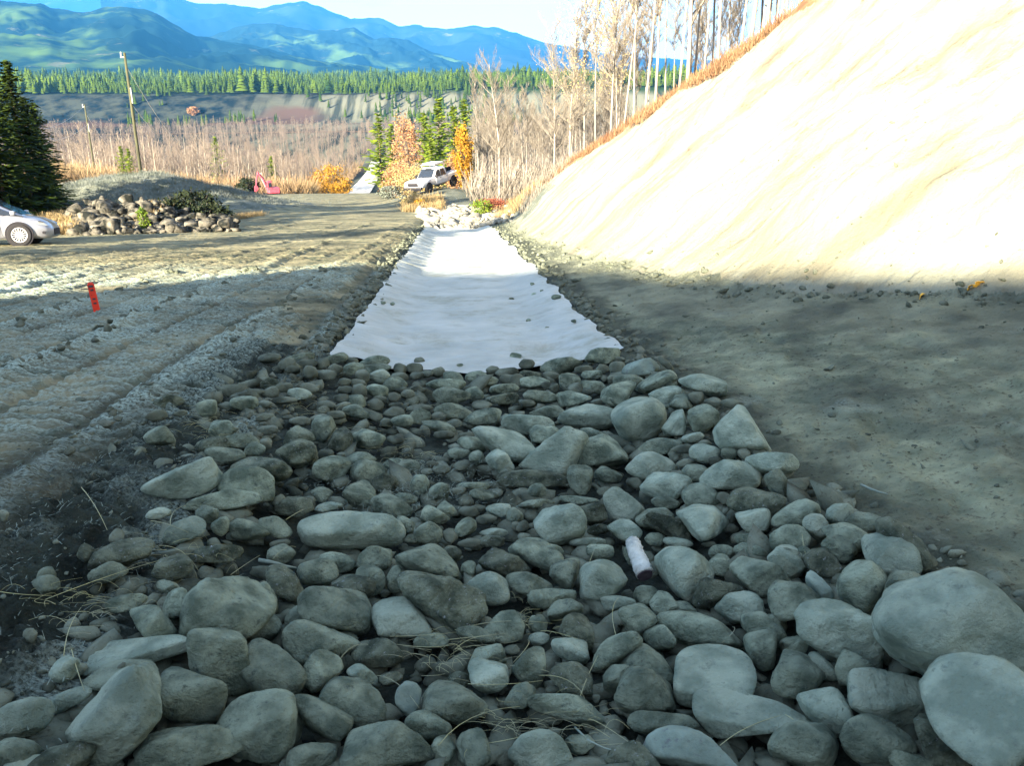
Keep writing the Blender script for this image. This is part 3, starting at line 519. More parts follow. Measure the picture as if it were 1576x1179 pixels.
# outlines read off enlarged quarters: crop letter, [outline points], material, roundness, (description, short name) of the landmark rocks
PO = """
E|530,555 615,375 800,405 1060,450 1110,485 1160,570 850,540|b|16|thin wedge-shaped slab pointing right among round stones|thin wedge-shaped slab
E|430,890 600,760 830,620 920,640 985,890 840,970 700,1140 600,1160 480,1020|b|14|angular boulder with deep dark grooves down its face|grooved angular boulder
E|940,640 1000,565 1080,570 1240,660 1355,800 1290,945 1180,930 1040,880 960,740|a|8
E|1160,540 1210,380 1300,335 1400,360 1480,440 1510,740 1390,780 1230,660|a|9
E|1095,300 1150,120 1270,35 1450,30 1600,80 1670,200 1600,330 1250,420 1150,490 1100,420|a|12|large domed boulder with a broken brown front face|broken-faced domed boulder
E|810,230 870,200 950,215 1020,310 1065,430 950,430 850,350|a|8
E|840,1100 860,990 920,925 1130,925 1300,980 1450,1110 1470,1190 860,1190|a|9
F|-90,560 -60,490 40,490 120,540 200,650 230,770 150,840 -20,800 -90,700|a|9
F|215,290 240,225 340,210 470,240 560,300 600,390 560,490 480,490 340,330|a|8
F|730,45 800,0 930,-10 1030,60 1080,150 1080,225 960,200 800,130|a|9
F|735,190 790,130 940,150 1190,290 1210,370 1150,410 1000,470 940,420 780,280|c|10|long gritty boulder lying diagonally across the middle|long gritty diagonal boulder
F|590,340 660,280 770,275 850,330 910,420 900,480 790,500 640,480 600,440|b|9|pale domed rock dusted white with frost|white-dusted domed rock
F|1110,210 1190,140 1250,145 1335,230 1330,290 1250,320 1140,280|b|9
F|1205,440 1290,350 1370,350 1415,430 1400,500 1300,520 1190,460|a|12
F|1170,110 1240,10 1450,130 1330,190 1240,160|c|10
F|1330,20 1400,-40 1550,-40 1620,60 1560,130 1470,120|a|8
F|130,450 190,385 270,390 330,460 440,530 530,590 440,610 330,560 200,640 150,560|a|8
F|490,540 560,500 680,500 740,560 760,630 700,655 600,650 520,600|c|10
F|235,660 290,575 350,560 440,610 445,680 350,740 280,780 240,730|a|8
F|320,830 370,740 480,700 600,740 665,830 665,920 600,950 500,965 420,900|a|8|smooth round boulder with a faint crease down its top|creased round boulder
F|725,780 760,730 820,735 865,790 840,870 780,910 730,870|d|9
F|175,840 200,785 260,790 380,880 495,970 470,1020 340,1050 250,960|a|9
F|870,850 930,740 990,720 1120,760 1220,850 1200,900 1060,950 920,900|a|9|rough rounded rock behind crossing straws|straw-crossed rock
F|1125,580 1160,530 1290,530 1320,600 1310,645 1120,640|a|10
F|1115,640 1180,600 1320,640 1335,740 1260,790 1180,780 1150,710|b|10
F|780,930 820,890 880,885 960,930 1025,1000 990,1050 900,1060 810,1010|a|8
F|1050,1040 1090,990 1170,985 1220,1060 1235,1150 1150,1190 1060,1160|a|9
F|440,1100 490,980 560,950 700,955 830,1050 930,1180 450,1190|a|8|broad mossy boulder cut off by the bottom edge|mossy bottom-edge boulder
F|1310,850 1360,760 1440,735 1480,790 1440,860 1330,870|a|9
F|1345,650 1400,590 1470,545 1530,570 1530,690 1480,760 1400,730 1350,700|a|9
G|-60,1190 -30,1060 60,995 140,990 230,1060 290,1190|b|8
G|160,140 190,90 260,65 320,90 300,220 240,235 180,190|a|8
G|315,150 350,100 420,75 560,95 575,170 520,240 400,300 330,290|b|10
G|715,70 760,20 860,5 950,40 1035,160 1010,200 920,300 850,280 770,200|b|10|pale blocky rock immediately right of the white log|blocky rock beside the log
G|930,320 950,220 1060,185 1190,200 1200,250 1080,320 980,360|c|9
G|1125,150 1160,90 1260,75 1380,110 1450,190 1330,260 1270,270 1180,190|a|8
G|1335,60 1400,15 1500,20 1530,100 1450,180 1380,160 1340,110|a|8
H|25,170 70,85 160,70 270,90 340,160 320,230 200,280 100,310 40,250|a|8
G|690,320 740,245 790,250 845,320 800,360 730,370|a|9
G|40,270 120,230 280,230 300,290 200,330 130,320|a|9
G|145,370 190,300 260,285 340,340 320,370 230,400 160,420|a|9
G|210,430 270,365 340,365 400,450 395,560 300,520 220,480|c|9
G|150,700 220,630 300,625 380,690 390,800 250,800|c|9
G|525,380 560,320 640,310 740,380 720,430 640,500 560,450|a|8
G|400,590 440,510 540,460 620,480 650,520 560,600 440,670 405,650|a|8
G|660,470 700,425 770,430 835,500 820,550 740,560 665,520|a|8
G|735,420 860,365 1040,370 1150,450 1200,520 1100,550 880,555 820,470|a|9
G|1045,350 1100,270 1200,240 1280,270 1305,350 1230,400 1150,420|b|10
G|1180,400 1290,360 1400,420 1435,490 1400,530 1330,530 1210,480|a|9
G|1195,530 1250,445 1330,440 1370,510 1370,640 1330,660 1240,620|a|10
H|60,600 100,500 160,497 365,600 350,690 250,770 110,775 60,700|a|11
G|830,620 900,560 1060,530 1190,550 1255,660 1240,770 1100,790 950,830 920,880 850,840 830,740|b|9|big squarish pale boulder just above the flat slab|squarish pale boulder
G|445,700 490,640 560,640 590,690 520,800 460,770|a|9
G|540,640 610,550 680,530 760,570 825,650 820,720 700,700 560,680|a|8
G|515,830 560,700 610,660 730,680 820,780 840,870 760,890 600,905 530,870|a|9
G|930,860 1000,800 1350,810 1530,870 1545,910 1080,1060 990,1010 940,950|b|18|flat triangular slab with a pale top near the bottom|flat triangular slab
G|580,960 640,905 900,895 950,930 900,990 700,1030 620,1000|a|9
G|670,1080 740,1010 860,985 980,1000 1120,1110 1180,1190 700,1190|d|9
G|43,860 100,810 310,800 420,850 490,910 480,950 280,950 90,910|a|9|low flat-backed rock with straws leaning on its top|low flat-backed rock
G|240,1050 270,1015 390,1015 400,1060 330,1120 290,1110|a|10
G|460,1190 500,1100 600,1050 700,1100 760,1190|c|9
H|250,70 262,10 330,30 425,170 410,190 345,195 330,150|d|12|pointed bluish shard between round grey stones|pointed bluish shard
D|450,780 490,690 560,640 640,650 725,740 725,800 680,900 620,970 500,920 460,860|a|9
D|735,810 790,720 880,700 950,730 990,780 830,870 770,925 740,870|a|8
H|190,300 270,220 380,190 480,210 640,300 700,430 715,520 660,580 560,560 330,510 240,400|b|11|whitish angular block with blue shadowed right edge|whitish angular block
H|705,350 760,240 860,140 1000,60 1100,5 1260,0 1380,60 1450,150 1590,260 1620,420 1560,600 1380,690 1100,690 900,640 790,590 715,470|b|9|biggest smooth boulder, resting against the dirt bank at right|biggest bank-side boulder
H|975,740 1010,640 1100,570 1250,525 1400,530 1540,610 1650,760 1670,950 1580,1110 1370,1150 1150,1080 1010,930|b|7|huge rounded boulder in the lower right corner|huge corner boulder
H|510,720 560,660 650,625 900,605 970,640 985,780 985,900 880,940 780,920 640,880 550,910 530,830|b|10
H|440,580 460,505 520,515 600,580 700,610 640,630 520,690 490,720 450,680|a|10
H|200,800 400,705 490,750 550,900 540,960 440,980 290,900|b|9
H|40,1090 130,960 260,910 380,940 435,1010 420,1120 350,1190 60,1190|a|8
H|480,1040 560,920 650,890 800,920 890,1000 900,1070 830,1130 600,1190 500,1150|a|8
H|905,960 990,910 1060,940 1160,1060 1240,1190 1000,1190 930,1060|c|9
H|100,490 200,390 260,420 250,470 140,510|a|9
D|0,150 90,85 130,130 155,220 120,260 40,210|a|9
D|60,400 150,310 240,260 320,290 330,350 250,370 200,420 60,450|a|9
D|235,410 260,365 350,358 395,420 395,490 350,525 280,500 240,450|b|8
D|380,370 430,300 490,290 530,330 510,390 430,430 395,420|b|9
D|500,420 560,355 640,350 740,390 720,420 670,450 640,470|a|9
D|350,490 440,420 560,415 660,480 660,520 580,580 540,560 470,470|a|8
D|350,570 400,500 450,475 510,490 560,560 540,610 480,650 420,620|a|8
D|670,440 740,400 860,460 980,570 1015,640 990,690 940,680 860,530 760,490|c|9
D|590,580 660,500 760,490 870,540 940,640 940,710 850,720 740,740 640,650|b|8|tall-backed round boulder on the right bank edge|round bank-edge boulder
D|40,500 110,430 200,420 270,490 260,560 160,540 60,600|a|8
D|25,650 80,570 180,545 250,590 245,690 190,740 130,740 60,690|b|9
D|220,650 270,590 340,565 420,610 480,680 420,740 300,740 250,700|c|10
C|875,290 920,220 990,225 1050,310 1040,340 900,325|a|8
C|870,545 920,490 1060,465 1230,435 1300,460 1330,520 1310,600 1180,650 1050,660 920,610|b|9|pale oval boulder lying at the left soil edge|pale oval left-edge boulder
C|1315,570 1360,500 1440,470 1570,490 1650,560 1640,680 1560,690 1450,620|a|9
C|1120,690 1200,630 1320,610 1430,610 1540,650 1570,720 1480,730 1300,690|a|8
C|985,900 1040,820 1160,775 1230,790 1240,850 1170,900 1060,925|b|9
C|1390,800 1450,770 1570,830 1620,900 1500,910 1410,880|a|9
C|1135,1000 1200,950 1300,940 1460,970 1465,1040 1380,1060 1180,1020|c|11
C|925,1090 980,1010 1060,1000 1130,1030 1160,1100 1080,1160 980,1150|c|8
C|545,1030 600,960 800,910 900,915 925,990 870,1060 760,1080 600,1060|c|11|flat-topped block half sunk in dark soil at left|sunken flat-topped block
C|1400,460 1480,410 1640,400 1730,450 1757,520 1700,570 1600,520|c|9
A|1230,430 1310,360 1400,345 1460,380 1440,440 1300,450|a|9
A|1460,430 1490,390 1600,385 1720,400 1780,440 1760,470 1700,510 1560,510 1470,470|b|9
A|1285,480 1350,455 1500,490 1620,540 1680,600 1640,680 1570,680 1480,570 1340,530|b|9
A|1365,650 1400,620 1450,595 1530,680 1540,720 1480,760 1400,710|b|8
A|905,800 940,750 1000,755 1025,820 980,890 920,850|a|8
A|315,500 330,440 380,390 460,440 460,500 390,560 320,540|a|11
A|140,560 180,490 240,450 300,490 330,560 200,560|a|10
A|405,580 440,510 510,460 560,510 550,590 490,620 420,600|c|12|dark angular rock among lighter stones left of the soil patch|dark angular rock
A|555,500 620,470 700,490 760,530 700,600 600,590|a|9
A|100,610 180,550 270,535 330,570 345,650 300,710 200,720 150,660|c|9
A|320,720 360,660 440,635 520,660 550,720 500,770 420,800 340,770|a|8
A|510,650 580,610 660,630 705,670 600,680 530,690|a|8
A|540,720 570,670 660,660 730,690 765,750 690,790 640,820 560,790|a|8
A|680,800 720,740 780,750 840,800 800,850 720,870|c|9
A|505,880 560,790 610,785 700,880 670,940 580,950 520,920|a|9
A|670,930 700,880 760,860 850,900 920,980 900,1010 830,1020 690,970|a|9
A|75,960 150,890 230,880 310,930 320,970 200,1010 130,1010|c|10
A|245,1060 270,990 400,965 600,970 800,1020 870,1100 870,1160 780,1210 500,1190 320,1170|b|9|long low oval boulder with a gritty dished top|long dished boulder
A|0,1000 80,1000 160,1060 190,1120 120,1140 0,1090|a|8
A|970,1010 990,930 1040,930 1150,1030 1080,1050 1000,1040|a|10
A|830,1020 870,995 940,1040 930,1110 860,1100|a|9
A|930,1080 990,1035 1080,1060 1105,1110 1060,1170 960,1140|a|8
B|395,70 440,10 520,-20 600,-10 605,50 560,80 470,80|a|10|rock pinning the right corner of the white sheet|sheet-corner rock
B|125,100 180,60 280,38 375,70 350,110 250,150 140,130|a|9
B|620,130 700,70 800,40 850,110 820,140 720,150 640,150|d|13
B|490,290 540,210 620,180 700,210 660,270 640,340 560,340|a|9
B|700,240 760,190 880,110 950,150 900,200 740,270|a|9
B|780,270 850,220 960,210 1000,260 900,350 860,340|b|9
B|960,210 1050,160 1200,140 1250,190 1250,290 1130,290 1010,250|b|14|flat pale block where stones meet the dirt bench|flat bench-side block
B|232,450 260,380 380,330 480,320 600,360 590,400 530,480 400,480 290,465|b|9
B|550,450 590,380 760,275 850,310 885,400 840,520 750,570 660,560 580,500|b|9|large egg-shaped boulder leaning up to the right|leaning egg-shaped boulder
B|55,490 100,450 200,455 250,490 170,560 80,560|a|9
B|0,700 60,640 300,460 370,480 410,550 380,600 280,640 265,760 100,740|b|11|long pale wedge boulder sloping down to the left|long pale wedge
B|365,480 430,465 520,510 410,550|a|8
B|275,640 300,610 560,500 620,515 655,590 640,690 430,710 290,740 275,690|a|12|long squared boulder lying against the pale wedge|long squared boulder
B|905,330 950,260 1000,262 1045,340 1020,370 930,350|a|11
B|860,490 900,360 980,350 1005,420 1000,510 900,520|b|11
B|1015,400 1060,340 1120,320 1190,360 1205,430 1130,500 1050,490|a|10
B|1175,490 1290,335 1350,330 1400,400 1540,600 1400,620 1200,580|b|13|pointed triangular boulder standing against the right bank|pointed triangular boulder
B|700,630 790,540 880,525 980,530 970,570 900,620 760,620|a|9
B|1025,610 1070,565 1150,562 1215,600 1190,650 1120,680 1040,650|b|9
B|1220,600 1290,565 1320,620 1280,670 1220,650|a|9
B|645,710 700,640 800,610 900,640 945,700 940,740 760,780 680,750|b|8
B|980,740 1020,690 1100,685 1150,730 1100,800 1020,800|a|9
B|1095,800 1150,720 1330,660 1440,720 1455,780 1380,840 1200,850|b|8
B|1370,670 1480,620 1600,610 1680,650 1670,700 1560,720 1480,760 1420,690|b|9
B|285,760 340,690 410,690 440,760 420,860 360,875 300,840|a|8
B|730,850 770,790 910,735 1000,760 1035,810 980,890 800,900|b|9
B|-130,800 -60,740 100,720 250,750 290,800 150,830 -20,830|c|9
B|505,900 560,830 610,830 760,940 720,1030 560,1040 530,980|b|9
B|980,870 1040,810 1110,800 1200,880 1215,930 1100,950 1000,940|a|9
B|700,1020 780,960 870,945 930,990 800,1010 740,1070|a|9
B|85,1030 130,950 220,925 330,930 400,1040 400,1100 250,1180 150,1130|b|10|smooth five-sided pale boulder in the middle|five-sided pale boulder
B|340,930 450,920 520,980 530,1040 420,1060 370,980|c|8
B|530,1080 590,1020 680,1030 740,1100 710,1150 600,1150|b|8
B|745,1070 820,1000 930,990 1050,1140 1000,1150 830,1100|c|11
B|945,990 1050,930 1200,930 1260,980 1260,1090 1150,1150 1060,1130|b|11
B|1260,930 1300,850 1500,830 1600,860 1570,960 1480,1010 1290,990|c|10
B|1300,1010 1400,960 1480,945 1510,1000 1500,1080 1400,1100 1320,1050|b|9
"""
# ellipses: crop|cx,cy,width,height,tilt
EL = {
'A': "245,40,200,60,0 60,45,150,60,5 160,80,115,80,20 198,115,95,62,0 285,75,120,55,0 300,130,95,90,0 408,147,128,70,-3 380,80,90,70,20 455,110,90,70,0 470,45,140,70,-5 550,65,90,60,0 565,110,140,70,15 690,60,190,70,0 680,110,230,60,5 620,155,95,90,0 730,155,130,90,-15 850,110,90,70,0 840,160,110,60,0 940,105,100,65,0 965,60,70,45,0 1010,140,80,50,0 1075,130,90,70,-10 950,150,90,50,0 820,205,140,90,-10 1170,165,130,90,-15 1310,155,150,75,5 1410,115,80,50,0 1370,185,140,75,5 1490,130,140,60,5 1500,175,110,70,0 1560,180,90,80,0 1130,205,230,70,-5 1150,275,240,110,0 1300,260,120,80,-10 1480,230,200,60,5 1470,290,220,70,0 1340,330,130,60,0 510,190,80,50,0 590,195,100,60,0 520,235,110,50,-5 600,245,90,100,40 710,245,140,90,-20 810,280,80,60,0 895,265,90,60,0 960,235,100,45,0 860,240,80,40,0 80,200,150,80,0 145,220,110,60,0 240,260,150,70,-15 300,225,110,70,-10 60,250,120,70,0 150,300,150,50,0 30,320,90,50,0 495,290,95,60,0 500,335,100,50,20 410,330,110,60,-10 385,360,80,50,0 460,390,120,60,-5 590,310,120,90,-20 700,330,110,80,-25 725,290,80,40,0 580,370,160,80,-20 820,330,90,40,0 810,370,130,70,-10 690,400,110,60,-10 965,345,170,50,-5 1170,370,250,100,-8 970,400,130,100,-10 1080,400,105,65,-5 860,430,140,90,-5 770,440,90,70,0 1170,440,100,55,-5 1090,460,210,60,-18 1110,510,130,50,0 1250,510,110,40,0 1280,570,180,90,-20 1420,585,110,50,0 1310,650,100,90,20 1200,620,150,75,0 1220,695,100,75,0 900,700,140,90,5 810,690,130,90,0 1085,850,130,110,10 1290,820,220,50,0 1350,870,190,70,-3 1240,920,80,40,0 1200,850,100,50,0 820,540,100,60,0 240,430,120,60,-5 360,410,120,60,0 395,630,100,70,0 490,630,55,40,0 480,800,120,70,5 110,910,90,80,0 370,870,130,90,-5 415,945,170,60,0 535,950,55,45,0 300,910,70,60,0 120,1170,120,60,0 10,1110,70,70,0 1150,1120,100,90,-20 940,1140,140,70,-10 1130,960,130,110,-10 1260,975,140,70,-15 1320,955,100,50,0 1240,1070,150,100,30 1370,1020,120,60,0 1450,965,150,80,0 1540,1000,110,100,20 1420,1100,180,60,-5 1270,1160,150,60,0 1400,1150,180,70,-5 1550,1060,60,60,0 1500,760,150,110,20 1010,730,80,40,0 1100,720,110,60,0 870,900,160,80,-5 1090,1010,80,60,0 1040,690,90,50,0 30,400,110,50,0 50,480,120,60,0 30,570,90,80,0 640,870,90,50,0 760,880,110,70,10 320,650,70,60,0",
'B': "45,80,100,60,0 385,115,110,60,0 435,150,140,65,0 500,110,80,60,0 590,105,100,80,0 610,50,60,30,0 880,75,120,40,-40 570,165,90,40,0 60,150,150,60,0 190,150,110,60,0 80,190,200,70,0 170,210,90,50,0 300,190,140,110,20 340,225,110,70,0 210,225,60,60,0 450,220,160,70,-15 670,185,230,90,10 580,290,140,90,0 880,200,160,90,20 665,260,80,60,0 1065,285,90,80,0 120,280,220,90,-5 335,290,220,100,5 50,320,100,60,0 170,365,240,80,-5 410,250,70,50,0 480,310,100,40,0 1170,310,110,60,0 1280,320,130,60,0 1045,530,140,65,20 985,590,150,60,5 1355,625,80,70,0 1180,670,80,60,0 1000,680,110,50,20 540,750,170,100,0 105,850,110,100,0 510,850,100,60,0 880,920,190,75,-3 1240,890,100,80,0 360,900,260,50,0 90,930,240,60,5 15,1060,80,70,0 480,1080,160,70,10 1400,1150,200,100,5 820,1140,120,90,0 960,1160,190,60,0 1150,1170,100,40,0 30,1130,80,60,0 100,1160,220,60,0 400,1160,220,60,5 690,800,70,110,80 1120,560,80,50,0",
'C': "1020,70,190,80,-15 945,155,120,75,-5 1255,115,125,120,0 1255,750,150,120,0 1335,830,110,125,0 705,890,110,85,70 525,990,100,120,0 650,1110,220,120,-5 1340,240,160,130,0 1290,340,200,100,0 1360,400,260,120,-15 1450,320,230,110,-10 1480,80,170,90,0 1520,20,190,50,0 1540,360,120,100,0 280,1130,120,110,0 960,750,150,70,0 20,760,60,70,0 1090,140,80,40,0 1400,240,80,50,0",
'E': "130,890,400,230,-5 100,1090,260,190,-20 400,790,290,110,15 395,595,170,150,0 720,640,430,210,-10 1564,958,550,400,-8 385,1140,390,180,5 120,1170,220,90,0 1015,100,150,90,-35 770,190,250,110,0 1060,200,200,130,55 280,85,140,120,-20",
'F': "0,440,250,150,-25 310,145,240,155,-5 410,90,200,110,-20 590,180,175,160,0 510,230,240,150,-15 725,185,150,90,90 1485,425,105,105,0 1440,210,240,120,-10 1115,125,80,90,0 1025,45,110,90,0 1510,290,170,110,0 620,70,200,140,0 135,200,250,120,-50 20,290,190,140,80 230,380,210,130,20 555,700,210,80,-35 705,710,130,70,0 1060,720,120,90,0 985,1090,140,150,0 275,1130,290,150,0 1155,490,240,100,-20 920,510,190,80,0 110,50,150,110,0 430,500,180,70,-15 1350,560,90,60,0",
'G': "675,270,140,110,0 520,310,190,90,5 92,425,105,110,0 275,565,230,120,-20 1465,535,150,90,15 880,340,130,80,0 180,780,90,60,0 410,820,40,50,0 1080,40,130,90,0 1230,30,190,90,0 610,50,120,110,0 430,30,160,80,0 1520,60,110,110,0 100,500,120,70,0 1080,110,150,130,-30 160,30,150,80,0",
'H': "350,590,230,120,-30 60,340,150,160,-30 880,1160,250,110,5",
'S': "794,548,18,11,0 822,453,8,6,0 819,437,7,5,0 787,460,8,5,0 813,493,8,6,0 856,457,16,8,0 883,494,9,6,0 708,562,10,6,0 834,448,6,5,0 842,505,7,5,0 604,467,8,5,0 590,466,8,5,0"}
CR['S'] = (0, 0, 1)
specs = []
for ln in PO.strip().split('\n'):
    q = ln.split('|'); ox, oy, s = CR[q[0]]
    pts = np.array([[float(a) for a in p.split(',')] for p in q[1].split()])/s+[ox, oy]
    specs.append(dict(pts=pts, m=q[2], p=float(q[3]), lab=q[4] if len(q) > 4 else None, short=q[5] if len(q) > 5 else None))
for k, txt in EL.items():
    ox, oy, s = CR[k]
    for e in txt.split():
        cx, cy, w, h, a = map(float, e.split(',')); a = R(a)
        th = np.arange(8)/8*2*math.pi+rnd.random()
        rr = 1+np.array([rnd.uniform(-.10, .10) for _ in th])
        X = np.cos(th)*w/2*rr; Yy = np.sin(th)*h/2*rr
        pts = np.stack([cx+X*math.cos(a)-Yy*math.sin(a), cy-(X*math.sin(a)+Yy*math.cos(a))], -1)/s+[ox, oy]
        specs.append(dict(pts=pts, m=rnd.choice('aaaabc'), p=rnd.choice([7, 8, 9, 10]), lab=None, short=None, fab=(k == 'S')))
def poly_area(p): return abs(np.sum(p[:, 0]*np.roll(p[:, 1], -1)-p[:, 1]*np.roll(p[:, 0], -1)))/2
for s in specs:
    s['area'] = poly_area(s['pts'])*(100 if s['lab'] or s.get('fab') else 1); s['c'] = (s['pts'].max(0)+s['pts'].min(0))/2
    s['wh'] = s['pts'].max(0)-s['pts'].min(0)
specs.sort(key=lambda s: -s['area'])
def make_rock(s, sub, seed):
    rr = np.random.RandomState(seed)
    c = s['c']; w, h = s['wh']
    off = 0.0
    for _ in range(3):
        p, t = ground(c[0], c[1], off); off = 0.36*h*t/FPX+0.055
        if s.get('fab'): off = 0.3*h*t/FPX+0.07
    k = t/FPX
    d = ray(*c); d = d/np.linalg.norm(d); r_ = np.cross(d, [0, 0, 1]); r_ /= np.linalg.norm(r_); u_ = np.cross(r_, d)
    # outline in metres around its centre; each edge is one rounded face, tilted a little in depth
    P = (s['pts']-c)*[k, -k]
    if np.sum(P[:, 0]*np.roll(P[:, 1], -1)-P[:, 1]*np.roll(P[:, 0], -1)) < 0: P = P[::-1]
    pl = []; n = len(P); ctr = P.mean(0)
    for i in range(n):
        a, b_ = P[i], P[(i+1) % n]; e = b_-a; l = np.linalg.norm(e)
        if l < 1e-6: continue
        nn = np.array([e[1], -e[0]])/l; hh = float(nn@(a-ctr))
        hh = max(hh, .25*min(w, h)*k)
        # a cut that would slice off other outline points is eased (outline treated as convex)
        hh = max(hh, float(((P-ctr)@nn).max())*.93)
        th = rr.uniform(-.35, .35)
        pl.append((np.array([nn[0]*math.cos(th), nn[1]*math.cos(th), math.sin(th)]), hh))
    ext = float(min(w, h)*k/2); dep = ext*rr.uniform(.85, 1.15)
    dp = math.asin(max(-1, min(1, -d[2]))); upv = np.array([0, math.cos(dp), math.sin(dp)]); frv = np.array([0, -math.sin(dp), math.cos(dp)])
    flat_ = 'slab' in (s['lab'] or '')
    if flat_:
        pl = [(np.array([q_[0]*math.hypot(1, 0), q_[1], 0]), h_) for q_, h_ in [((a_[0][0], a_[0][1])/np.hypot(a_[0][0], a_[0][1]), a_[1]) for a_ in pl]]
        nn = upv+rr.normal(size=3)*.05; pl.append((nn/np.linalg.norm(nn), h*k*.10)); pl.append((frv, h*k*.50)); dep = h*k*.9
    elif rr.rand() < (.85 if s['p'] > 9.5 else .6):
        nn = upv+rr.normal(size=3)*[.35, .12, .2]; pl.append((nn/np.linalg.norm(nn), ext*rr.uniform(.62, .88)))
        if rr.rand() < .6: nn = frv+rr.normal(size=3)*[.5, .2, .2]; pl.append((nn/np.linalg.norm(nn), ext*rr.uniform(.7, .95)))
    for sg in (-1, 1):
        for _ in range(3):
            a = rr.normal(size=3)*.45; a[2] = sg; a /= np.linalg.norm(a)
            pl.append((a, dep*rr.uniform(.85, 1.1)*(1+.35*math.hypot(a[0], a[1])*max(w, h)/min(w, h))))
    Vv, Ff = rock_unit(sub, pl, s['p']+(6 if not flat_ else 10) if s['p'] > 9.5 else s['p']+2, seed, .018 if flat_ else (0.055 if s['m'] != 'c' else 0.085))
    lo = Vv[:, :2].min(0); hi = Vv[:, :2].max(0); tgt = np.array([w, h])*k
    sc = tgt/(hi-lo)*1.03
    Vv = Vv.copy(); Vv[:, :2] = (Vv[:, :2]-(hi+lo)/2)*sc
    B = np.stack([r_, u_, -d])                          # rows
    return Vv@B, Ff, p, k
REST_V, REST_F, nrest = [], [], 0
rocks = []
GR = 'boulders and cobbles lining the channel'
size_w = [(3800, 'large'), (1900, 'medium'), (1000, 'smallish'), (0, 'small')]
anchors = [s for s in specs[:300] if s['short']]
used_lab = set()
def dirword(dx, dy):
    a = math.degrees(math.atan2(-dy, dx)) % 360
    return ['right of', 'up and right of', 'just above', 'up and left of', 'left of', 'down and left of', 'just below', 'down and right of'][int((a+22.5)//45) % 8]
fabric_names = iter(['larger pebble on the white sheet close to the stones', 'tiny dark stone on the sheet, upper of a close pair', 'tiny dark stone on the sheet, topmost of all', 'lone tiny stone in the middle of the white sheet', 'tiny stone on the sheet beside the short dark crease', 'flat stone at the sheet edge beside the bank', 'small clod on the sheet near its right edge', 'small dark stone on the sheet at its near border', 'speck of rock on the sheet near the bank-side pair', 'small crumb of rock right of the dark crease on the sheet', 'small dark clod on the sheet near its left edge', 'leftmost clod on the white sheet beside the berm'])
counts = {}
for n_, s in enumerate(specs):
    if n_ < 300:
        sub = 5 if s['area'] > 9000 and not s['lab'] or max(s['wh']) > 110 else (4 if max(s['wh']) > 32 else 3)
        Vv, Ff, p, k = make_rock(s, sub, 1000+n_)
        o = link('rock', mesh_np('rock', Vv, Ff, True), M['rock_'+s['m']]); o.location = p
        if s.get('fab'): lab = next(fabric_names); grp = 'small stones lying on the white sheet'
        elif s['lab']: lab = s['lab']; grp = GR
        else:
            grp = GR
            da = sorted(anchors, key=lambda q: math.hypot(*(q['c']-s['c'])))
            w, h = s['wh']; ar = poly_area(s['pts'])
            sz = [q for t_, q in size_w if ar >= t_][0]
            shp = 'flat' if w > 2.0*h else ('oblong' if w > 1.45*h else ('upright' if h > 1.12*w else ('angular' if s['p'] > 9 else 'rounded')))
            tone = {'a': 'grey', 'b': 'pale grey', 'c': 'dirty dark', 'd': 'bluish'}[s['m']]
            q = da[0]; dv = s['c']-q['c']; dw = dirword(*dv)
            key = (dw, q['short']); counts[key] = counts.get(key, 0)+1
            lab = (sz, shp, tone, dw, q['short'], key)
        s['o'] = o; s['l'] = lab; tag(o, None, 'rock', grp); rocks.append(s)
    else:
        Vv, Ff, p, k = make_rock(s, 3, 1000+n_); REST_V.append(Vv+p); REST_F.append(Ff+nrest); nrest += len(Vv)
ordn = ['nearest', 'second', 'third', 'fourth', 'fifth', 'sixth', 'seventh', 'eighth', 'ninth', 'tenth', 'eleventh', 'twelfth', 'thirteenth', 'fourteenth', 'fifteenth', 'sixteenth', 'seventeenth', 'eighteenth', 'nineteenth', 'twentieth', 'twenty-first', 'twenty-second', 'twenty-third', 'twenty-fourth']
bykey = {}
for s in rocks:
    if isinstance(s['l'], tuple): bykey.setdefault(s['l'][5], []).append(s)
    else: s['o']['label'] = s['l']
for key, ls in bykey.items():
    q = [a for a in anchors if a['short'] == key[1]][0]
    ls.sort(key=lambda s: math.hypot(*(s['c']-q['c'])))
    for i_, s in enumerate(ls):
        sz, shp, tone, dw, sh, _ = s['l']
        s['o']['label'] = (f'{sz} {shp} {tone} stone, sole one {dw} the {sh}' if len(ls) == 1 else f'{sz} {shp} {tone} stone, {ordn[min(i_, 23)]} {dw} the {sh}')
# smaller fill: stones between and beneath, far ditch stones, rubble heap
def scatter(pts, sizes, seed, sub=2, flat=.7, ps=(8, 12, 16)):
    rr = np.random.RandomState(seed); VV = []; FF = []; n = 0
    bank = [rock_unit(sub, rplanes(rr, 12 if max(ps) < 18 else 9, .55 if max(ps) > 18 else .72, 1), rr.choice(ps), int(rr.randint(1000)), .04) for _ in range(10)]
    for (x, y, z), sz in zip(pts, sizes):
        v, f = bank[rr.randint(10)]
        e = Matrix.Rotation(rr.uniform(0, 6.28), 3, 'Z') @ Matrix.Rotation(rr.uniform(-.5, .5), 3, 'X')
        q = (v*np.array([1, rr.uniform(.65, 1), rr.uniform(.5, .9)*flat+.1])*sz)@np.array(e).T+[x, y, z]
        VV.append(q); FF.append(f+n); n += len(v)
    return np.concatenate(VV), np.concatenate(FF)
def rock_half(Y):
    return np.interp(Y, [1, 3.5, 5, 7.4, 8.3], [-1.75, -1.75, -2.0, -2.6, -1.7]), np.interp(Y, [1, 3.5, 5, 7, 8.5], [2.3, 2.0, 1.75, 1.75, 1.6])
pts = []; szs = []
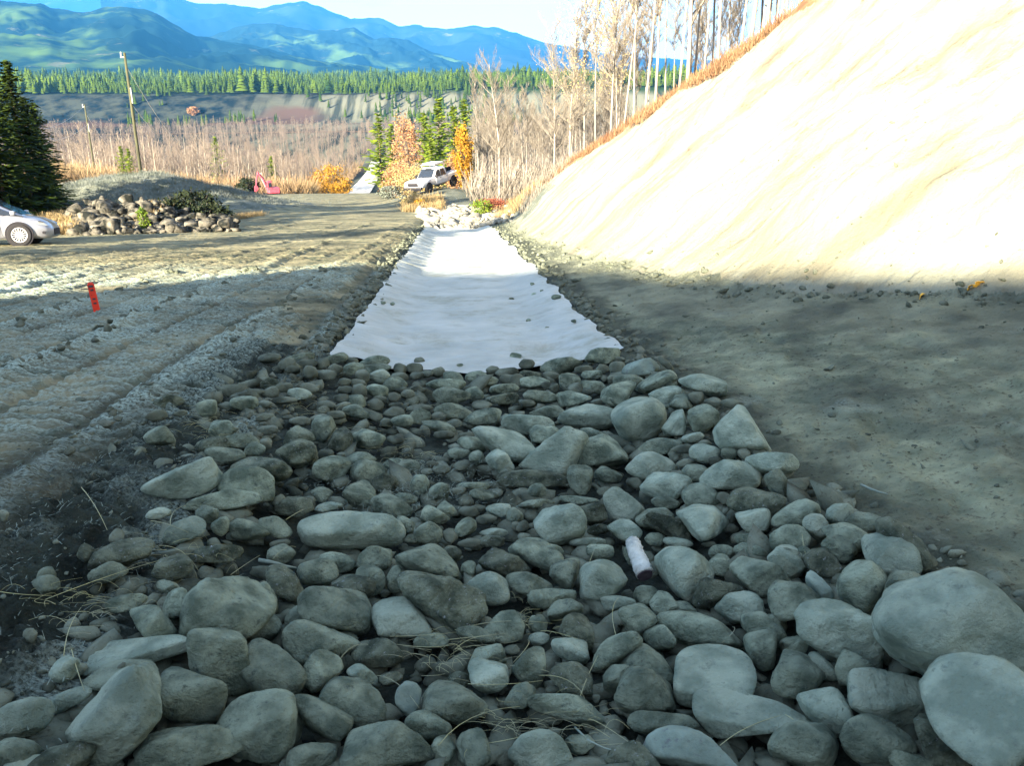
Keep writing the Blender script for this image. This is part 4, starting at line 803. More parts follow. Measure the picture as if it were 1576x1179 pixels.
for _ in range(1700):
    Y = 1.4*(8.3/1.4)**rnd.random(); l, r_ = rock_half(Y); x = rnd.uniform(l, r_); s_ = rnd.choice([.02, .03, .035, .05, .065])*rnd.uniform(.8, 1.2)
    if Y > 7.7 and abs(x) < 1.4: continue
    pts.append((x, Y, float(T0(x, Y))+s_*.35)); szs.append(s_)
for _ in range(520):
    Y = 1.7*(8.3/1.7)**rnd.random(); l, r_ = rock_half(Y); x = rnd.uniform(l+.15, r_-.1); s_ = rnd.uniform(.05, .10)*min(1, .6+Y*.08)
    pts.append((x, Y, float(T0(x, Y))+s_*.15)); szs.append(s_)
for _ in range(2600):                                  # grit over the bare soil
    Y = 2.5*(16/2.5)**rnd.random(); x = rnd.choice([rnd.uniform(-3.4, -1.6), rnd.uniform(1.6, 6)])
    s_ = rnd.choice([.004, .006, .009, .014]) if rnd.random() < .96 else .03
    pts.append((x, Y, float(T(x, Y))+s_*.3)); szs.append(s_)
Vs, Fs = scatter(pts, szs, 5, 3 if False else 2)
REST_V.append(Vs); REST_F.append(Fs+nrest); nrest += len(Vs)
o = link('small_stones', mesh_np('small_stones', np.concatenate(REST_V), np.concatenate(REST_F), True), M['stones'])
tag(o, 'small stones and grit filling the gaps between the boulders', 'stones', None, 'stuff')
pts = []; szs = []
for _ in range(520):
    a = rnd.random(); px = rnd.uniform(645, 790)
    py = rnd.uniform(318, 352) if px > 668 else rnd.uniform(310, 340)
    p, t_ = ground(px, min(py, 350)); s_ = rnd.choice([.07, .10, .14, .20, .34])*rnd.uniform(.7, 1.1)
    if p[1] < 40.6: continue
    pts.append((p[0], p[1], p[2]+s_*.25)); szs.append(s_)
for _ in range(70):
    x = rnd.uniform(-1.5, 2.2); s_ = rnd.uniform(.12, .26); Y = 41.3+rnd.uniform(-.3, 1.4); pts.append((x, Y, float(T0(x, Y))+.08)); szs.append(s_)
Vs, Fs = scatter(pts, szs, 6, 3)
tag(link('rubble', mesh_np('ditch_rocks', Vs, Fs, True), mat('ditch_rock', (0.10, 0.10, 0.085), col2=(0.36, 0.35, 0.30), scale=3, bump=.8, bscale=14)), 'pale rocks heaped at the far end of the white sheet', 'rocks', None, 'stuff')
pts = []; szs = []
for _ in range(2300):
    px = 108+255*rnd.random()**.9; p = at(px, 360, 38.5+rnd.uniform(-2.2, 3.6)); x, Y = p[0], p[1]
    s_ = rnd.choice([.05, .07, .09, .12, .16, .24])*rnd.uniform(.7, 1.1)*(1.2 if px < 190 else .9); pts.append((x, Y, float(T0(x, Y))+s_*.3)); szs.append(s_)
Vs, Fs = scatter(pts, szs, 8, 3, .8, (20, 30, 40))
tag(link('rubble', mesh_np('rubble_heap', Vs, Fs, True), M['rubble']), 'low heap of broken rock beside the road near the silver car', 'rocks', None, 'stuff')
# crumbs along the left berm and right edge of the sheet, clods on berms
pts = []; szs = []
for _ in range(420):
    Y = 6*(36/6)**rnd.random(); x = float(toe(Y))+abs(rnd.gauss(0, 1.3))+.1; s_ = rnd.choice([.006, .008, .012, .02]); pts.append((x, Y, float(T(x, Y))+s_*.1)); szs.append(s_)
for _ in range(3600):
    q = rnd.random(); Y = 5*(40/5)**rnd.random()
    if q < .35: x = rnd.gauss(-1.62, .13)
    elif q < .6: x = rnd.gauss(1.64, .15)
    elif q < .75: x = float(toe(Y))+rnd.gauss(-.15, .2)
    else: bx = rnd.choice([-2.55, -4.15, -5.6]); Y = min(Y, 17); x = bx+.22*float(fbm(np.array([Y*.35]), np.array([0+bx]), 3, 21)[0])+rnd.gauss(0, .08)
    s_ = rnd.choice([.01, .015, .025, .04, .06])*(1 if Y > 9 else .7); pts.append((x, Y, float(T(x, Y))+s_*.2)); szs.append(s_)
Vs, Fs = scatter(pts, szs, 9)
o = link('soil_clods', mesh_np('soil_clods', Vs, Fs, True), M['clod']); tag(o, 'crumbled clods along the berms and beside the white sheet', 'clods', None, 'stuff')

# ------------------------------------------------------------------ log, straws, twigs
p0, t0 = ground(972, 842, .16); p1, t1 = ground(992, 884, .10)
p0 = p0+np.array([0, 0, .03]); mb = MB(); pts = [Vector(p0).lerp(Vector(p1), i/23)+Vector((rnd.uniform(-.0015, .0015), 0, .004*math.sin(i*.4))) for i in range(24)]
mb.tube(pts, [.036+.009*i/23+rnd.uniform(-.0025, .0025) for i in range(24)], 20)
me = mb.me('log', True); me.materials.append(M['frostwood'])
for v in me.vertices: v.co += Vector((rnd.uniform(-.003, .003), rnd.uniform(-.003, .003), rnd.uniform(-.003, .003)))
lg = empty('log_piece', p1); bk = link('bark', me, None, lg); bk.location = -Vector(p1)
mb = MB(); d_ = (Vector(p1)-Vector(p0)).normalized(); mb.tube([Vector(p1)+d_*.001, Vector(p1)+d_*.012], [.040, .036], 12); e = mb.build('cut_end', M['darkwood'], lg); e.location = -Vector(p1)
tag(lg, 'short frosty white log with a dark cut end among the stones', 'log')
def straw(mb, px, py, qx, qy, r=.0016, lift=.12, bend=.03):
    a, _ = ground(px, py, lift); b_, _ = ground(qx, qy, lift)
    a = Vector(a); b_ = Vector(b_); n = 6; P = []
    off = Vector((rnd.uniform(-1, 1), rnd.uniform(-1, 1), rnd.uniform(.2, 1)))*bend
    for i in range(n+1):
        t_ = i/n; P.append(a.lerp(b_, t_)+off*4*t_*(1-t_))
    mb.tube(P, [r*(1-.5*i/n) for i in range(n+1)], 4)
mb = MB()
for s_ in [(70, 923, 268, 857), (0, 911, 80, 917), (110, 1000, 130, 1064), (98, 1010, 125, 935), (125, 750, 165, 816), (232, 802, 290, 820), (262, 810, 287, 778), (245, 840, 305, 878), (355, 885, 400, 855), (610, 992, 700, 992), (700, 1000, 760, 980), (705, 1000, 735, 1015), (580, 1040, 645, 1090), (675, 1148, 800, 1088), (745, 1145, 850, 1122), (785, 1025, 900, 1056), (720, 1053, 835, 1048), (790, 1020, 812, 985), (892, 1075, 925, 1002), (832, 972, 892, 985), (895, 900, 915, 845), (905, 1108, 975, 1148), (1108, 1148, 1208, 1100), (1208, 1100, 1240, 1140), (1111, 990, 1127, 965), (1237, 812, 1240, 855), (700, 970, 850, 960), (480, 990, 507, 958), (520, 1020, 575, 995), (600, 980, 690, 975), (690, 985, 780, 975), (420, 860, 455, 842), (950, 985, 952, 920), (440, 800, 468, 785), (830, 1040, 900, 1075)]:
    straw(mb, *s_, r=.0016 if s_[1] > 830 else .002)
for cx, cy, n_, w in [(700, 1010, 46, 90), (860, 1120, 60, 120), (620, 700, 40, 60), (330, 660, 40, 60), (820, 950, 26, 50), (250, 850, 30, 90), (120, 930, 40, 100), (650, 640, 30, 60), (500, 640, 26, 60)]:
    for _ in range(n_):
        x = rnd.gauss(cx, w*.5); y = rnd.gauss(cy, w*.22); a = rnd.uniform(-.5, .5)+(math.pi if rnd.random() < .5 else 0); l = rnd.uniform(.15, .6)*w
        if y > 1170: continue
        straw(mb, x, y, x+l*math.cos(a), min(y+l*math.sin(a)*.6, 1175), r=rnd.uniform(.0006, .0013), lift=rnd.uniform(.05, .13))
tag(mb.build('dry_grass_stems', M['straw'], None, True), 'thin dry straws and grass stems lying over the stones', 'straw', None, 'stuff')
mb = MB()
for _ in range(5200):                                  # frosty plant litter on the soil patches
    Y = 2.2*(10/2.2)**rnd.random()
    if rnd.random() < .75: x = rnd.gauss(-2.3-.12*max(0, 5-Y)*0, .45)-(.0)
    else: x = rnd.gauss(-.5, .35); Y = rnd.gauss(5.0, .3)
    z = float(T(x, Y))+.01 if x < -1.6 else float(T0(x, Y))+.10
    a = rnd.uniform(0, 6.28); l = rnd.uniform(.008, .04)
    d_ = Vector((math.cos(a)*l, math.sin(a)*l, rnd.uniform(-.2, .6)*l)); c_ = Vector((x, Y, z)); w_ = Vector((-math.sin(a), math.cos(a), .3))*.0015
    mb.add([c_-w_, c_+w_, c_+d_+w_*.4, c_+d_-w_*.4], [(0, 1, 2, 3)])
tag(mb.build('plant_litter', M['twig'], None), 'frosty roots and plant litter scattered on the churned soil', 'litter', None, 'stuff')
def twigthing(pts_, r, label):
    P = []
    for q in pts_:
        p_, _ = ground(q[0], q[1], q[2]); P.append(p_)
    mb = MB(); c = Vector(P[0]); mb.tube([Vector(q)-c for q in P], [r*(1-.12*i) for i in range(len(P))], 6)
    o = mb.build('stick', M['twig'], None, True); o.location = c; tag(o, label, 'stick')
twigthing([(1325, 746, .02), (1338, 752, .03), (1352, 757, .03), (1366, 761, .02)], .007, 'short pale frosted stick on the bare dirt bench at right')
twigthing([(398, 862, .12), (420, 866, .13), (440, 872, .12), (456, 875, .10)], .010, 'forked bleached stick between cobbles left of centre')
twigthing([(885, 1120, .08), (905, 1140, .10), (930, 1152, .10), (975, 1165, .08)], .004, 'thin whitish root curling between stones near the bottom edge')
# bright leaves caught at the slope foot
for i_, (px, py) in enumerate([(1507, 436), (1494, 441), (1418, 455)]):
    p, _ = ground(px, py, .02); mb = MB()
    P = [Vector((math.cos(a)*(.055+.02*math.sin(a*5)), math.sin(a)*(.04+.01*math.cos(a*3)), .012*math.sin(a*2))) for a in np.linspace(0, 6.28, 14)[:-1]]
    mb.add([Vector((0, 0, .01))]+P, [(0, k+1, (k+1) % 13+1) for k in range(13)]); o = mb.build('fallen_leaf', M['leafy'])
    o.location = p; o.rotation_euler = (R(-50), R(-20), .4*i_); o.scale = (1, 1, 1)
    s2 = o.modifiers.new('thick', 'SOLIDIFY'); s2.thickness = .004
    tag(o, ['larger yellow leaf at the slope foot by the dark notch', 'small yellow leaf just left of the larger one by the notch', 'lone yellow leaf on the slope foot left of the notch'][i_], 'leaf')

# ------------------------------------------------------------------ survey stakes
def stake(px, py, h, w, lean, label):
    p, t_ = ground(px, py); r0 = empty('survey_stake', p, .1)
    mb = MB(); rot = Matrix.Rotation(lean, 3, 'Y')
    mb.box(rot @ Vector((0, 0, h/2-.02)), (w, .02, h+.04), rot); mb.box(rot @ Vector((0, 0, h+.01)), (w*.7, .02, .025), rot); mb.build('lath', M['orangepaint'], r0, bevel=.003)
    mb = MB()
    for k in (.35, .5, .8): mb.box(rot @ Vector((.004, -.0125, h*k)), (w*.45, .004, .022), rot)
    mb.box(rot @ Vector((-.0, -.0125, h*.93)), (w*.7, .004, .03), rot)
    mb.box(rot @ Vector((-w*.9, -.01, h*.86)), (w*1.3, .003, .012), rot); mb.build('flagging_tape', M['darkwood'], r0)
    tag(r0, label, 'stake'); return p
p = stake(150, 482, .40, .085, R(-4), 'leaning orange survey stake in a small mound of frosty dirt')
p, _ = ground(46, 336); stake(46, 338, .62, .14, 0, 'small faded red stake in dry grass behind the silver car')

# ------------------------------------------------------------------ utility poles with wires
def pole(px, py, D, h, label, name='utility_pole'):
    d = at(px, py, D); x, y = d[0], d[1]; z = d[2]
    r0 = empty(name, (x, y, z)); mb = MB(); mb.tube([(0, 0, -2), (0, 0, h*.5), (0, 0, h)], [.125, .11, .085], 12); mb.build('pole_shaft', M['polewood'], r0, True)
    mb = MB(); mb.tube([(-.28, 0, h-.35), (-.24, 0, h+.05)], [.04, .05], 8); mb.box((-.16, 0, h-.3), (.3, .06, .06)); mb.build('insulator', M['alloy'], r0)
    mb = MB(); mb.tube([(.13, -.1, h*.62), (.13, -.1, h*.74)], .045, 8); mb.build('bracket', M['wire'], r0)
    tag(r0, label, 'utility pole', 'wooden utility poles'); return Vector((x, y, z)), h
a_, ha = pole(219, 280, 73, 9.2, 'tall wooden utility pole on the frosty mound, the nearer one')
b_, hb_ = pole(147, 270, 136, 9.4, 'shorter-looking wooden utility pole farther off beside the dark spruce')
def wire(p, q, sag, label):
    mb = MB(); P = [Vector(p).lerp(Vector(q), i/16)-Vector((0, 0, sag*4*(i/16)*(1-i/16))) for i in range(17)]
    c = P[0]; mb.tube([x-c for x in P], .02, 4); o = mb.build('overhead_wire', M['wire']); o.location = c; tag(o, label, 'wire', 'overhead wires and guys of the pole line')
g1 = at(272, 218, 100); g2 = at(250, 214, 92)
wire(a_+Vector((0, 0, ha-.9)), g1, .4, 'upper slack wire running right from the nearer pole')
wire(a_+Vector((0, 0, ha*.62)), g2, .2, 'lower wire running right from the middle of the nearer pole')
wire(b_+Vector((0, 0, hb_-1.2)), at(165, 222, 170), .3, 'short wire dropping right from the farther pole')
wire(b_+Vector((0, 0, hb_-.1)), at(60, 200, 118), .6, 'upper wire from the farther pole towards the dark spruce')
wire(b_+Vector((0, 0, hb_-2.6)), at(60, 218, 118), .6, 'lower wire from the farther pole towards the dark spruce')

# ------------------------------------------------------------------ vehicles
def loft(mb, st):
    n = len(st[0][1]); V = []; F = []
    for x, ring in st:
        for (y, z) in ring: V.append((x, y, z))
        for (y, z) in ring[::-1]: V.append((x, -y, z))
    m = 2*n
    for i in range(len(st)-1):
        for k in range(m):
            F.append((i*m+k, (i+1)*m+k, (i+1)*m+(k+1) % m, i*m+(k+1) % m))
    F.append(tuple(range(m))); F.append(tuple((len(st)-1)*m+k for k in range(m))[::-1]); mb.add(V, F)
def wheel(parent, x, y, r, w, sgn, spokes=15, rimr=.68):
    wr = empty('wheel', (x, y, r)); wr.parent = parent
    mb = MB(); mb.disc((0, 0, 0), r, t=w, n=36, r0=r*rimr); mb.build('tyre', M['tyre'], wr, bevel=.02)
    mb = MB(); mb.disc((0, sgn*w*.35, 0), r*rimr, t=.03, n=36, r0=r*rimr*.88); mb.disc((0, sgn*w*.38, 0), r*.13, t=.04, n=16)
    for k in range(spokes):
        a = 2*math.pi*k/spokes; rot = Matrix.Rotation(-a, 3, 'Y'); mb.box(rot @ Vector((r*rimr*.5, sgn*w*.36, 0)), (r*rimr*.86, .02, .022), rot)
    mb.build('rim', M['alloy'], wr); mb = MB(); mb.disc((0, sgn*w*.12, 0), r*rimr, t=.02, n=28); mb.build('brake_disc', M['black'], wr)
    return wr
def panel(mb, P, y, th=.012):                          # a flat shape in the x-z plane at side y
    n = len(P); s_ = 1 if y > 0 else -1
    V = [(a, y, b) for a, b in P]+[(a, y+s_*th, b) for a, b in P]
    mb.add(V, [tuple(range(n)), tuple(range(n, 2*n))[::-1]]+[(k, (k+1) % n, n+(k+1) % n, n+k) for k in range(n)])
# silver hatchback, x forward, origin on the ground under the front axle
pw = at(42, 381, 31.0); wz = float(T0(pw[0], pw[1]))
car = empty('parked_car', (pw[0], pw[1], wz), R(14)); car.rotation_euler = (R(-7), R(3), R(14))
tag(car, 'silver hatchback at the left edge, only its front half in view', 'car')
def ring(zb, zt, w, r=.1): return [(0, zb), (w*.86, zb), (w*.97, zb+.10), (w, (zb+zt)/2), (w*.96, zt-r), (w*.84, zt-.02), (0, zt)]
mb = MB(); loft(mb, [(-3.45, ring(.35, .75, .70)), (-3.35, ring(.25, .95, .82)), (-2.9, ring(.22, .98, .88)), (-1.5, ring(.20, .97, .90)), (-.5, ring(.20, .97, .90)), (.1, ring(.22, .90, .90)), (.45, ring(.22, .84, .87)), (.68, ring(.22, .74, .82)), (.80, ring(.24, .66, .74)), (.88, ring(.28, .56, .60))])
b0 = mb.build('body', M['silver'], car, True, .0)
mb = MB(); loft(mb, [(-3.3, [(0, .9), (.74, .92), (.72, .96), (.70, .98), (.68, 1.0), (.6, 1.02), (0, 1.02)]), (-2.8, [(0, .9), (.80, .94), (.76, 1.15), (.70, 1.32), (.62, 1.38), (.5, 1.40), (0, 1.41)]), (-1.7, [(0, .9), (.82, .94), (.78, 1.2), (.70, 1.40), (.62, 1.45), (.5, 1.47), (0, 1.48)]), (-1.0, [(0, .9), (.82, .94), (.77, 1.2), (.69, 1.36), (.61, 1.41), (.5, 1.43), (0, 1.44)]), (-.35, [(0, .88), (.82, .92), (.78, 1.02), (.74, 1.08), (.66, 1.12), (.5, 1.14), (0, 1.15)]), (.12, [(0, .86), (.80, .87), (.78, .89), (.76, .90), (.7, .905), (.5, .91), (0, .92)])])
mb.build('roof', M['silver'], car, True)
for s_ in (-1, 1):
    mb = MB(); rot = Matrix.Rotation(R(8)*s_, 3, 'X')
    P = [(.02, .90), (-.42, 1.08), (-1.02, 1.345), (-1.08, .94)]; n = len(P); yb = lambda z: (.862-(z-.92)*.27)*s_
    mb.add([(a, yb(b), b) for a, b in P], [tuple(range(n))]); mb.build('side_window', M['glass'], car)
    P = [(-1.16, .95), (-1.12, 1.36), (-1.75, 1.39), (-1.95, .97)]; mb = MB(); mb.add([(a, yb(b), b) for a, b in P], [tuple(range(n))]); mb.build('side_window', M['glass'], car)
    P = [(-2.03, .98), (-1.85, 1.38), (-2.5, 1.30), (-2.8, 1.02)]; mb = MB(); mb.add([(a, yb(b), b) for a, b in P], [tuple(range(n))]); mb.build('side_window', M['glass'], car)
    mb = MB(); mb.box((-.10, .98*s_, .98), (.12, .20, .13)); mb.build('wing_mirror', M['silver'], car, bevel=.03)
    mb = MB(); V = [(.30, .895*s_, .755), (.62, .845*s_, .735), (.80, .70*s_, .66), (.78, .74*s_, .60), (.52, .865*s_, .64), (.36, .897*s_, .70)]; mb.add(V, [tuple(range(6))]); h0 = mb.build('headlight', M['lens'], car); sd = h0.modifiers.new('t', 'SOLIDIFY'); sd.thickness = .03; sd.offset = 0
    mb = MB(); panel(mb, [(.30, .765), (.60, .748), (.80, .67), (.62, .715), (.34, .735)], .862*s_, .012); mb.build('headlight_trim', M['black'], car)
    mb = MB(); mb.disc((.66, .815*s_, .40), .045, t=.05, n=14); mb.build('fog_light', M['black'], car)
    for wx in (0, -2.65):
        mb = MB(); mb.disc((wx, .875*s_, .34), .385, t=.075, n=36); mb.build('wheel_arch', M['black'], car)
        wheel(car, wx, .84*s_, .33, .21, s_)
    for dx in (-.50, -1.62):
        mb = MB(); panel(mb, [(dx, .28), (dx+.012, .28), (dx+.012, .93), (dx, .93)], .902*s_, .004); mb.build('door_gap', M['black'], car)
mb = MB(); mb.add([(.07, .72, .915), (.07, -.72, .915), (-.90, -.58, 1.405), (-.90, .58, 1.405)], [(0, 1, 2, 3)]); o = mb.build('windscreen', M['glass'], car); o.location = (.02, 0, .02)
mb = MB(); mb.box((.87, 0, .42), (.06, .9, .20)); mb.box((.80, .58, .42), (.06, .14, .18)); mb.box((.80, -.58, .42), (.06, .14, .18)); mb.build('grille', M['black'], car, bevel=.01)

# white pickup, x forward, origin on the ground at mid wheelbase
D_t = 69; pt = at(667, 291, D_t); tz = float(T0(pt[0], pt[1]))
yawt = R(-126)
tr = empty('pickup_truck', (pt[0], pt[1], tz-.02)); tr.rotation_euler = (R(4), R(5), yawt); tr.scale = (.88, .9, .92)
tag(tr, 'white crew cab pickup with roof rack parked nose down on the rubble', 'pickup truck')
def ringt(zb, zt, w): return [(0, zb), (w*.9, zb), (w*.98, zb+.08), (w, (zb+zt)/2), (w*.98, zt-.10), (w*.93, zt-.02), (0, zt)]
mb = MB(); loft(mb, [(.65, ringt(.62, 1.20, .97)), (1.9, ringt(.62, 1.19, .97)), (2.35, ringt(.60, 1.17, .96)), (2.60, ringt(.60, 1.14, .95)), (2.70, ringt(.60, 1.06, .92))]); mb.build('bonnet', M['white'], tr, True)
mb = MB(); loft(mb, [(-.95, ringt(.55, 1.22, .98)), (.66, ringt(.55, 1.22, .98))]); mb.build('door_panels', M['white'], tr)
mb = MB(); loft(mb, [(-2.85, ringt(.60, 1.24, .97)), (-.99, ringt(.60, 1.24, .97))]); mb.build('cargo_bed', M['white'], tr)
mb = MB(); loft(mb, [(-1.0, [(0, 1.15), (.90, 1.18), (.88, 1.4), (.80, 1.72), (.74, 1.80), (.6, 1.84), (0, 1.86)]), (-.9, [(0, 1.15), (.92, 1.18), (.90, 1.4), (.80, 1.76), (.74, 1.83), (.6, 1.87), (0, 1.89)]), (.1, [(0, 1.15), (.92, 1.18), (.90, 1.4), (.80, 1.76), (.74, 1.83), (.6, 1.87), (0, 1.89)]), (.28, [(0, 1.15), (.92, 1.18), (.89, 1.4), (.79, 1.72), (.74, 1.79), (.6, 1.82), (0, 1.84)]), (.95, [(0, 1.12), (.90, 1.13), (.88, 1.15), (.86, 1.17), (.84, 1.18), (.6, 1.19), (0, 1.20)])]); mb.build('cab_roof', M['white'], tr, True)
mb = MB(); mb.add([(.97, .76, 1.205), (.97, -.76, 1.205), (.33, -.66, 1.80), (.33, .66, 1.80)], [(0, 1, 2, 3)]); o = mb.build('windscreen', M['glass'], tr); o.location = (.03, 0, .015)
for s_ in (-1, 1):
    yb = lambda z: ((.92-(z-1.18)*.09 if z <= 1.4 else .90-(z-1.4)*.278)+.035)*s_
    for P in ([(.86, 1.20), (.30, 1.72), (-.08, 1.74), (-.08, 1.22)], [(-.16, 1.22), (-.16, 1.74), (-.72, 1.74), (-.86, 1.22)]):
        mb = MB(); mb.add([(a, yb(b)+.006*s_, b) for a, b in P], [(0, 1, 2, 3)]); mb.build('side_window', M['glass'], tr)
    mb = MB(); mb.box((.72, 1.10*s_, 1.28), (.10, .22, .24)); mb.build('wing_mirror', M['black'], tr, bevel=.03)
    mb = MB(); mb.box((2.67, .74*s_, .93), (.12, .28, .22)); mb.build('headlight', M['lens'], tr, bevel=.02)
    mb = MB(); mb.box((.02, .99*s_, 1.08), (.16, .03, .04)); mb.box((-.82, .99*s_, 1.08), (.16, .03, .04)); mb.build('door_handle', M['black'], tr)
    for wx in (1.72, -1.85):
        mb = MB(); mb.disc((wx, .92*s_, .50), .47, t=.11, n=30); mb.build('wheel_arch', M['black'], tr)
        wheel(tr, wx, .86*s_, .39, .26, s_, 8, .55)
    mb = MB(); mb.box((.3, .93*s_, .5), (2.1, .10, .06)); mb.build('side_step', M['black'], tr)
    for px_ in (-.1, -.95):
        pass
mb = MB(); mb.box((2.70, 0, .90), (.07, 1.10, .30)); mb.build('grille', M['black'], tr, bevel=.01)
mb = MB(); mb.box((2.76, 0, .62), (.20, 1.86, .24)); mb.box((2.7, 0, .47), (.14, 1.5, .12)); mb.build('front_bumper', M['black'], tr, bevel=.03)
mb = MB(); mb.box((2.79, 0, .74), (.12, 1.8, .07)); mb.build('bumper_top', M['alloy'], tr, bevel=.02)
mb = MB()
for y_ in (-.75, .75): mb.box((-.35, y_, 2.12), (1.5, .04, .05)); mb.box((-.95, y_, 2.0), (.04, .04, .26)); mb.box((.2, y_, 2.0), (.04, .04, .26))
for x_ in (-.95, -.35, .25): mb.box((x_, 0, 2.12), (.04, 1.5, .04))
mb.build('roof_rack', M['alloy'], tr)
mb = MB(); mb.box((-.40, 0, 2.20), (1.25, 1.35, .10)); mb.build('rack_load', M['white'], tr, bevel=.02)
mb = MB(); mb.box((.42, 0, 1.93), (.22, .75, .10)); mb.build('light_bar', M['alloy'], tr, bevel=.02)
mb = MB()
for i_ in range(9): mb.tube([(-1.2-.16*i_, -.5+.1*(i_ % 3), 1.15), (-1.3-.16*i_, -.3+.2*(i_ % 4), 1.42+.05*(i_ % 3))], .18, 8)
mb.build('bed_cargo', M['tyre'], tr, True)

# red excavator just below the brow
pe = at(418, 299, 111); ez = pe[2]-.45
ex = empty('excavator', (pe[0], pe[1], ez), R(205)); ex.scale = (.62, .8, .92); tag(ex, 'small red excavator with raised boom beyond the brow of the road', 'excavator')
for y_ in (-.8, .8):
    mb = MB(); mb.box((0, y_, .35), (2.5, .42, .5)); mb.disc((1.15, y_, .36), .34, t=.42, n=16); mb.disc((-1.15, y_, .36), .34, t=.42, n=16); mb.build('track', M['black'], ex, bevel=.08)
mb = MB(); mb.box((-.4, 0, 1.05), (2.1, 1.7, .75)); mb.build('engine_house', M['digger'], ex, bevel=.12)
mb = MB(); mb.box((.45, .45, 1.75), (.95, .85, 1.15), None, .88); mb.build('cab', M['digger'], ex, bevel=.06)
mb = MB(); mb.box((.90, .45, 1.8), (.08, .62, .7)); mb.box((.45, .89, 1.8), (.6, .06, .6)); mb.box((.45, .02, 1.8), (.6, .06, .6)); mb.build('cab_window', M['glass'], ex)
mb = MB(); mb.tube([(.7, -.3, 1.2), (1.3, -.3, 2.5), (2.2, -.3, 3.3)], [.20, .22, .15], 4); mb.build('boom', M['digger'], ex)
mb = MB(); mb.tube([(2.15, -.3, 3.45), (2.6, -.3, 2.3), (2.75, -.3, 1.5)], [.14, .15, .10], 4); mb.build('dipper_arm', M['digger'], ex)
mb = MB(); mb.tube([(1.0, -.3, 1.5), (1.7, -.3, 2.7)], .05, 6); mb.tube([(1.5, -.3, 3.2), (2.35, -.3, 3.2)], .05, 6); mb.build('hydraulic_ram', M['alloy'], ex)
mb = MB(); mb.tube([(2.75, -.6, 1.4), (2.75, 0, 1.4)], .32, 8); mb.box((2.9, -.3, 1.15), (.3, .6, .35)); mb.build('bucket', M['digger'], ex)

# ------------------------------------------------------------------ vegetation meshes
def quads(P, A, B):                                    # centre, half axes -> quad soup
    n = len(P); V = np.stack([P-A-B, P+A-B, P+A+B, P-A+B], 1).reshape(-1, 3); return V, np.arange(4*n).reshape(n, 4)
def rdir(n, rs):
    a = rs.normal(size=(n, 3)); return a/np.linalg.norm(a, axis=1)[:, None]
def tubes_np(P0, P1, r0, r1):                          # many 3-sided twigs at once
    P0 = np.asarray(P0, float); P1 = np.asarray(P1, float); r0 = np.asarray(r0, float)[:, None]; r1 = np.asarray(r1, float)[:, None]
    d = P1-P0; d /= np.linalg.norm(d, axis=1)[:, None]+1e-9
    h = np.where(np.abs(d[:, 2:3]) > .9, [[1., 0, 0]], [[0, 0, 1.]]); a = np.cross(d, h); a /= np.linalg.norm(a, axis=1)[:, None]; b = np.cross(d, a)
    R0 = [P0+(a*math.cos(t)+b*math.sin(t))*r0 for t in (0, 2.094, 4.189)]; R1 = [P1+(a*math.cos(t)+b*math.sin(t))*r1 for t in (0, 2.094, 4.189)]
    n = len(P0); V = np.stack(R0+R1, 1).reshape(-1, 3); base_ = (np.arange(n)*6)[:, None]
    F = np.concatenate([base_+np.array([[0, 1, 4, 3]]), base_+np.array([[1, 2, 5, 4]]), base_+np.array([[2, 0, 3, 5]])]); return V, F
def bare_tree(seed, H, r, crownlow=.35, spread=.30, lean=.05, twigs=5, curve=.4, levels=2):
    rs = random.Random(seed); tr_ = MB(); n = 12; pts = []; x = y = 0
    ph = rs.uniform(0, 6)
    for i in range(n+1):
        t_ = i/n; pts.append(Vector((lean*H*t_+curve*.3*math.sin(t_*4+ph)*t_, curve*.3*math.cos(t_*3.3+ph)*t_, H*t_-.3*(i == 0))))
    rad = [r*(1-.88*i/n)+.004 for i in range(n+1)]; tr_.tube(pts, rad, 7)
    S0, S1, Q0, Q1 = [], [], [], []
    def grow(p, d, L_, rr, lev):
        k = 4; q = p
        for i in range(k):
            d2 = (d+Vector((rs.uniform(-.22, .22), rs.uniform(-.22, .22), rs.uniform(-.05, .25)))).normalized(); e = q+d2*L_/k
            S0.append(q[:]); S1.append(e[:]); Q0.append(rr*(1-i/k*.7)); Q1.append(rr*(1-(i+1)/k*.7))
            if lev > 0:
                for _ in range(rs.choice([1, 2, 2]) if lev > 1 else twigs//2+rs.choice([0, 1])):
                    dd = (d2+Vector((rs.uniform(-.9, .9), rs.uniform(-.9, .9), rs.uniform(-.1, .9)))*.75).normalized()
                    grow(q.lerp(e, rs.random()), dd, L_*rs.uniform(.32, .55), rr*.5, lev-1)
            q = e; d = d2
    nb = int(20+H*1.5)
    for i in range(nb):
        t_ = crownlow+(1-crownlow)*(i/nb)**.9; k = min(int(t_*n), n-1); p = pts[k].lerp(pts[k+1], t_*n-k)
        a = rs.uniform(0, 6.28); L_ = H*spread*(1.05-t_*.65)*rs.uniform(.6, 1.15); d = Vector((math.cos(a), math.sin(a), rs.uniform(.45, 1.3))).normalized()
        grow(p, d, L_, rad[k]*.45+.004, levels)
    V_, F_ = tubes_np(S0, S1, np.maximum(Q0, .004), np.maximum(Q1, .0025))
    return tr_.me('trunk', True), mesh_np('crown', V_, F_), (np.array(S1))
def leaf_cloud(seed, n, rx, rz, z0, size, clumps=40, shell=.5):
    rs = np.random.RandomState(seed); c = rdir(clumps, rs)*(rs.uniform(.3, 1, (clumps, 1))**.5)*[rx, rx, rz]; c[:, 2] += z0
    k = rs.randint(0, clumps, n); P = c[k]+rs.normal(size=(n, 3))*[rx*.16, rx*.16, rz*.14]
    A = rdir(n, rs)*size*rs.uniform(.6, 1.2, (n, 1)); B = np.cross(A, rdir(n, rs)); return quads(P, A, B)
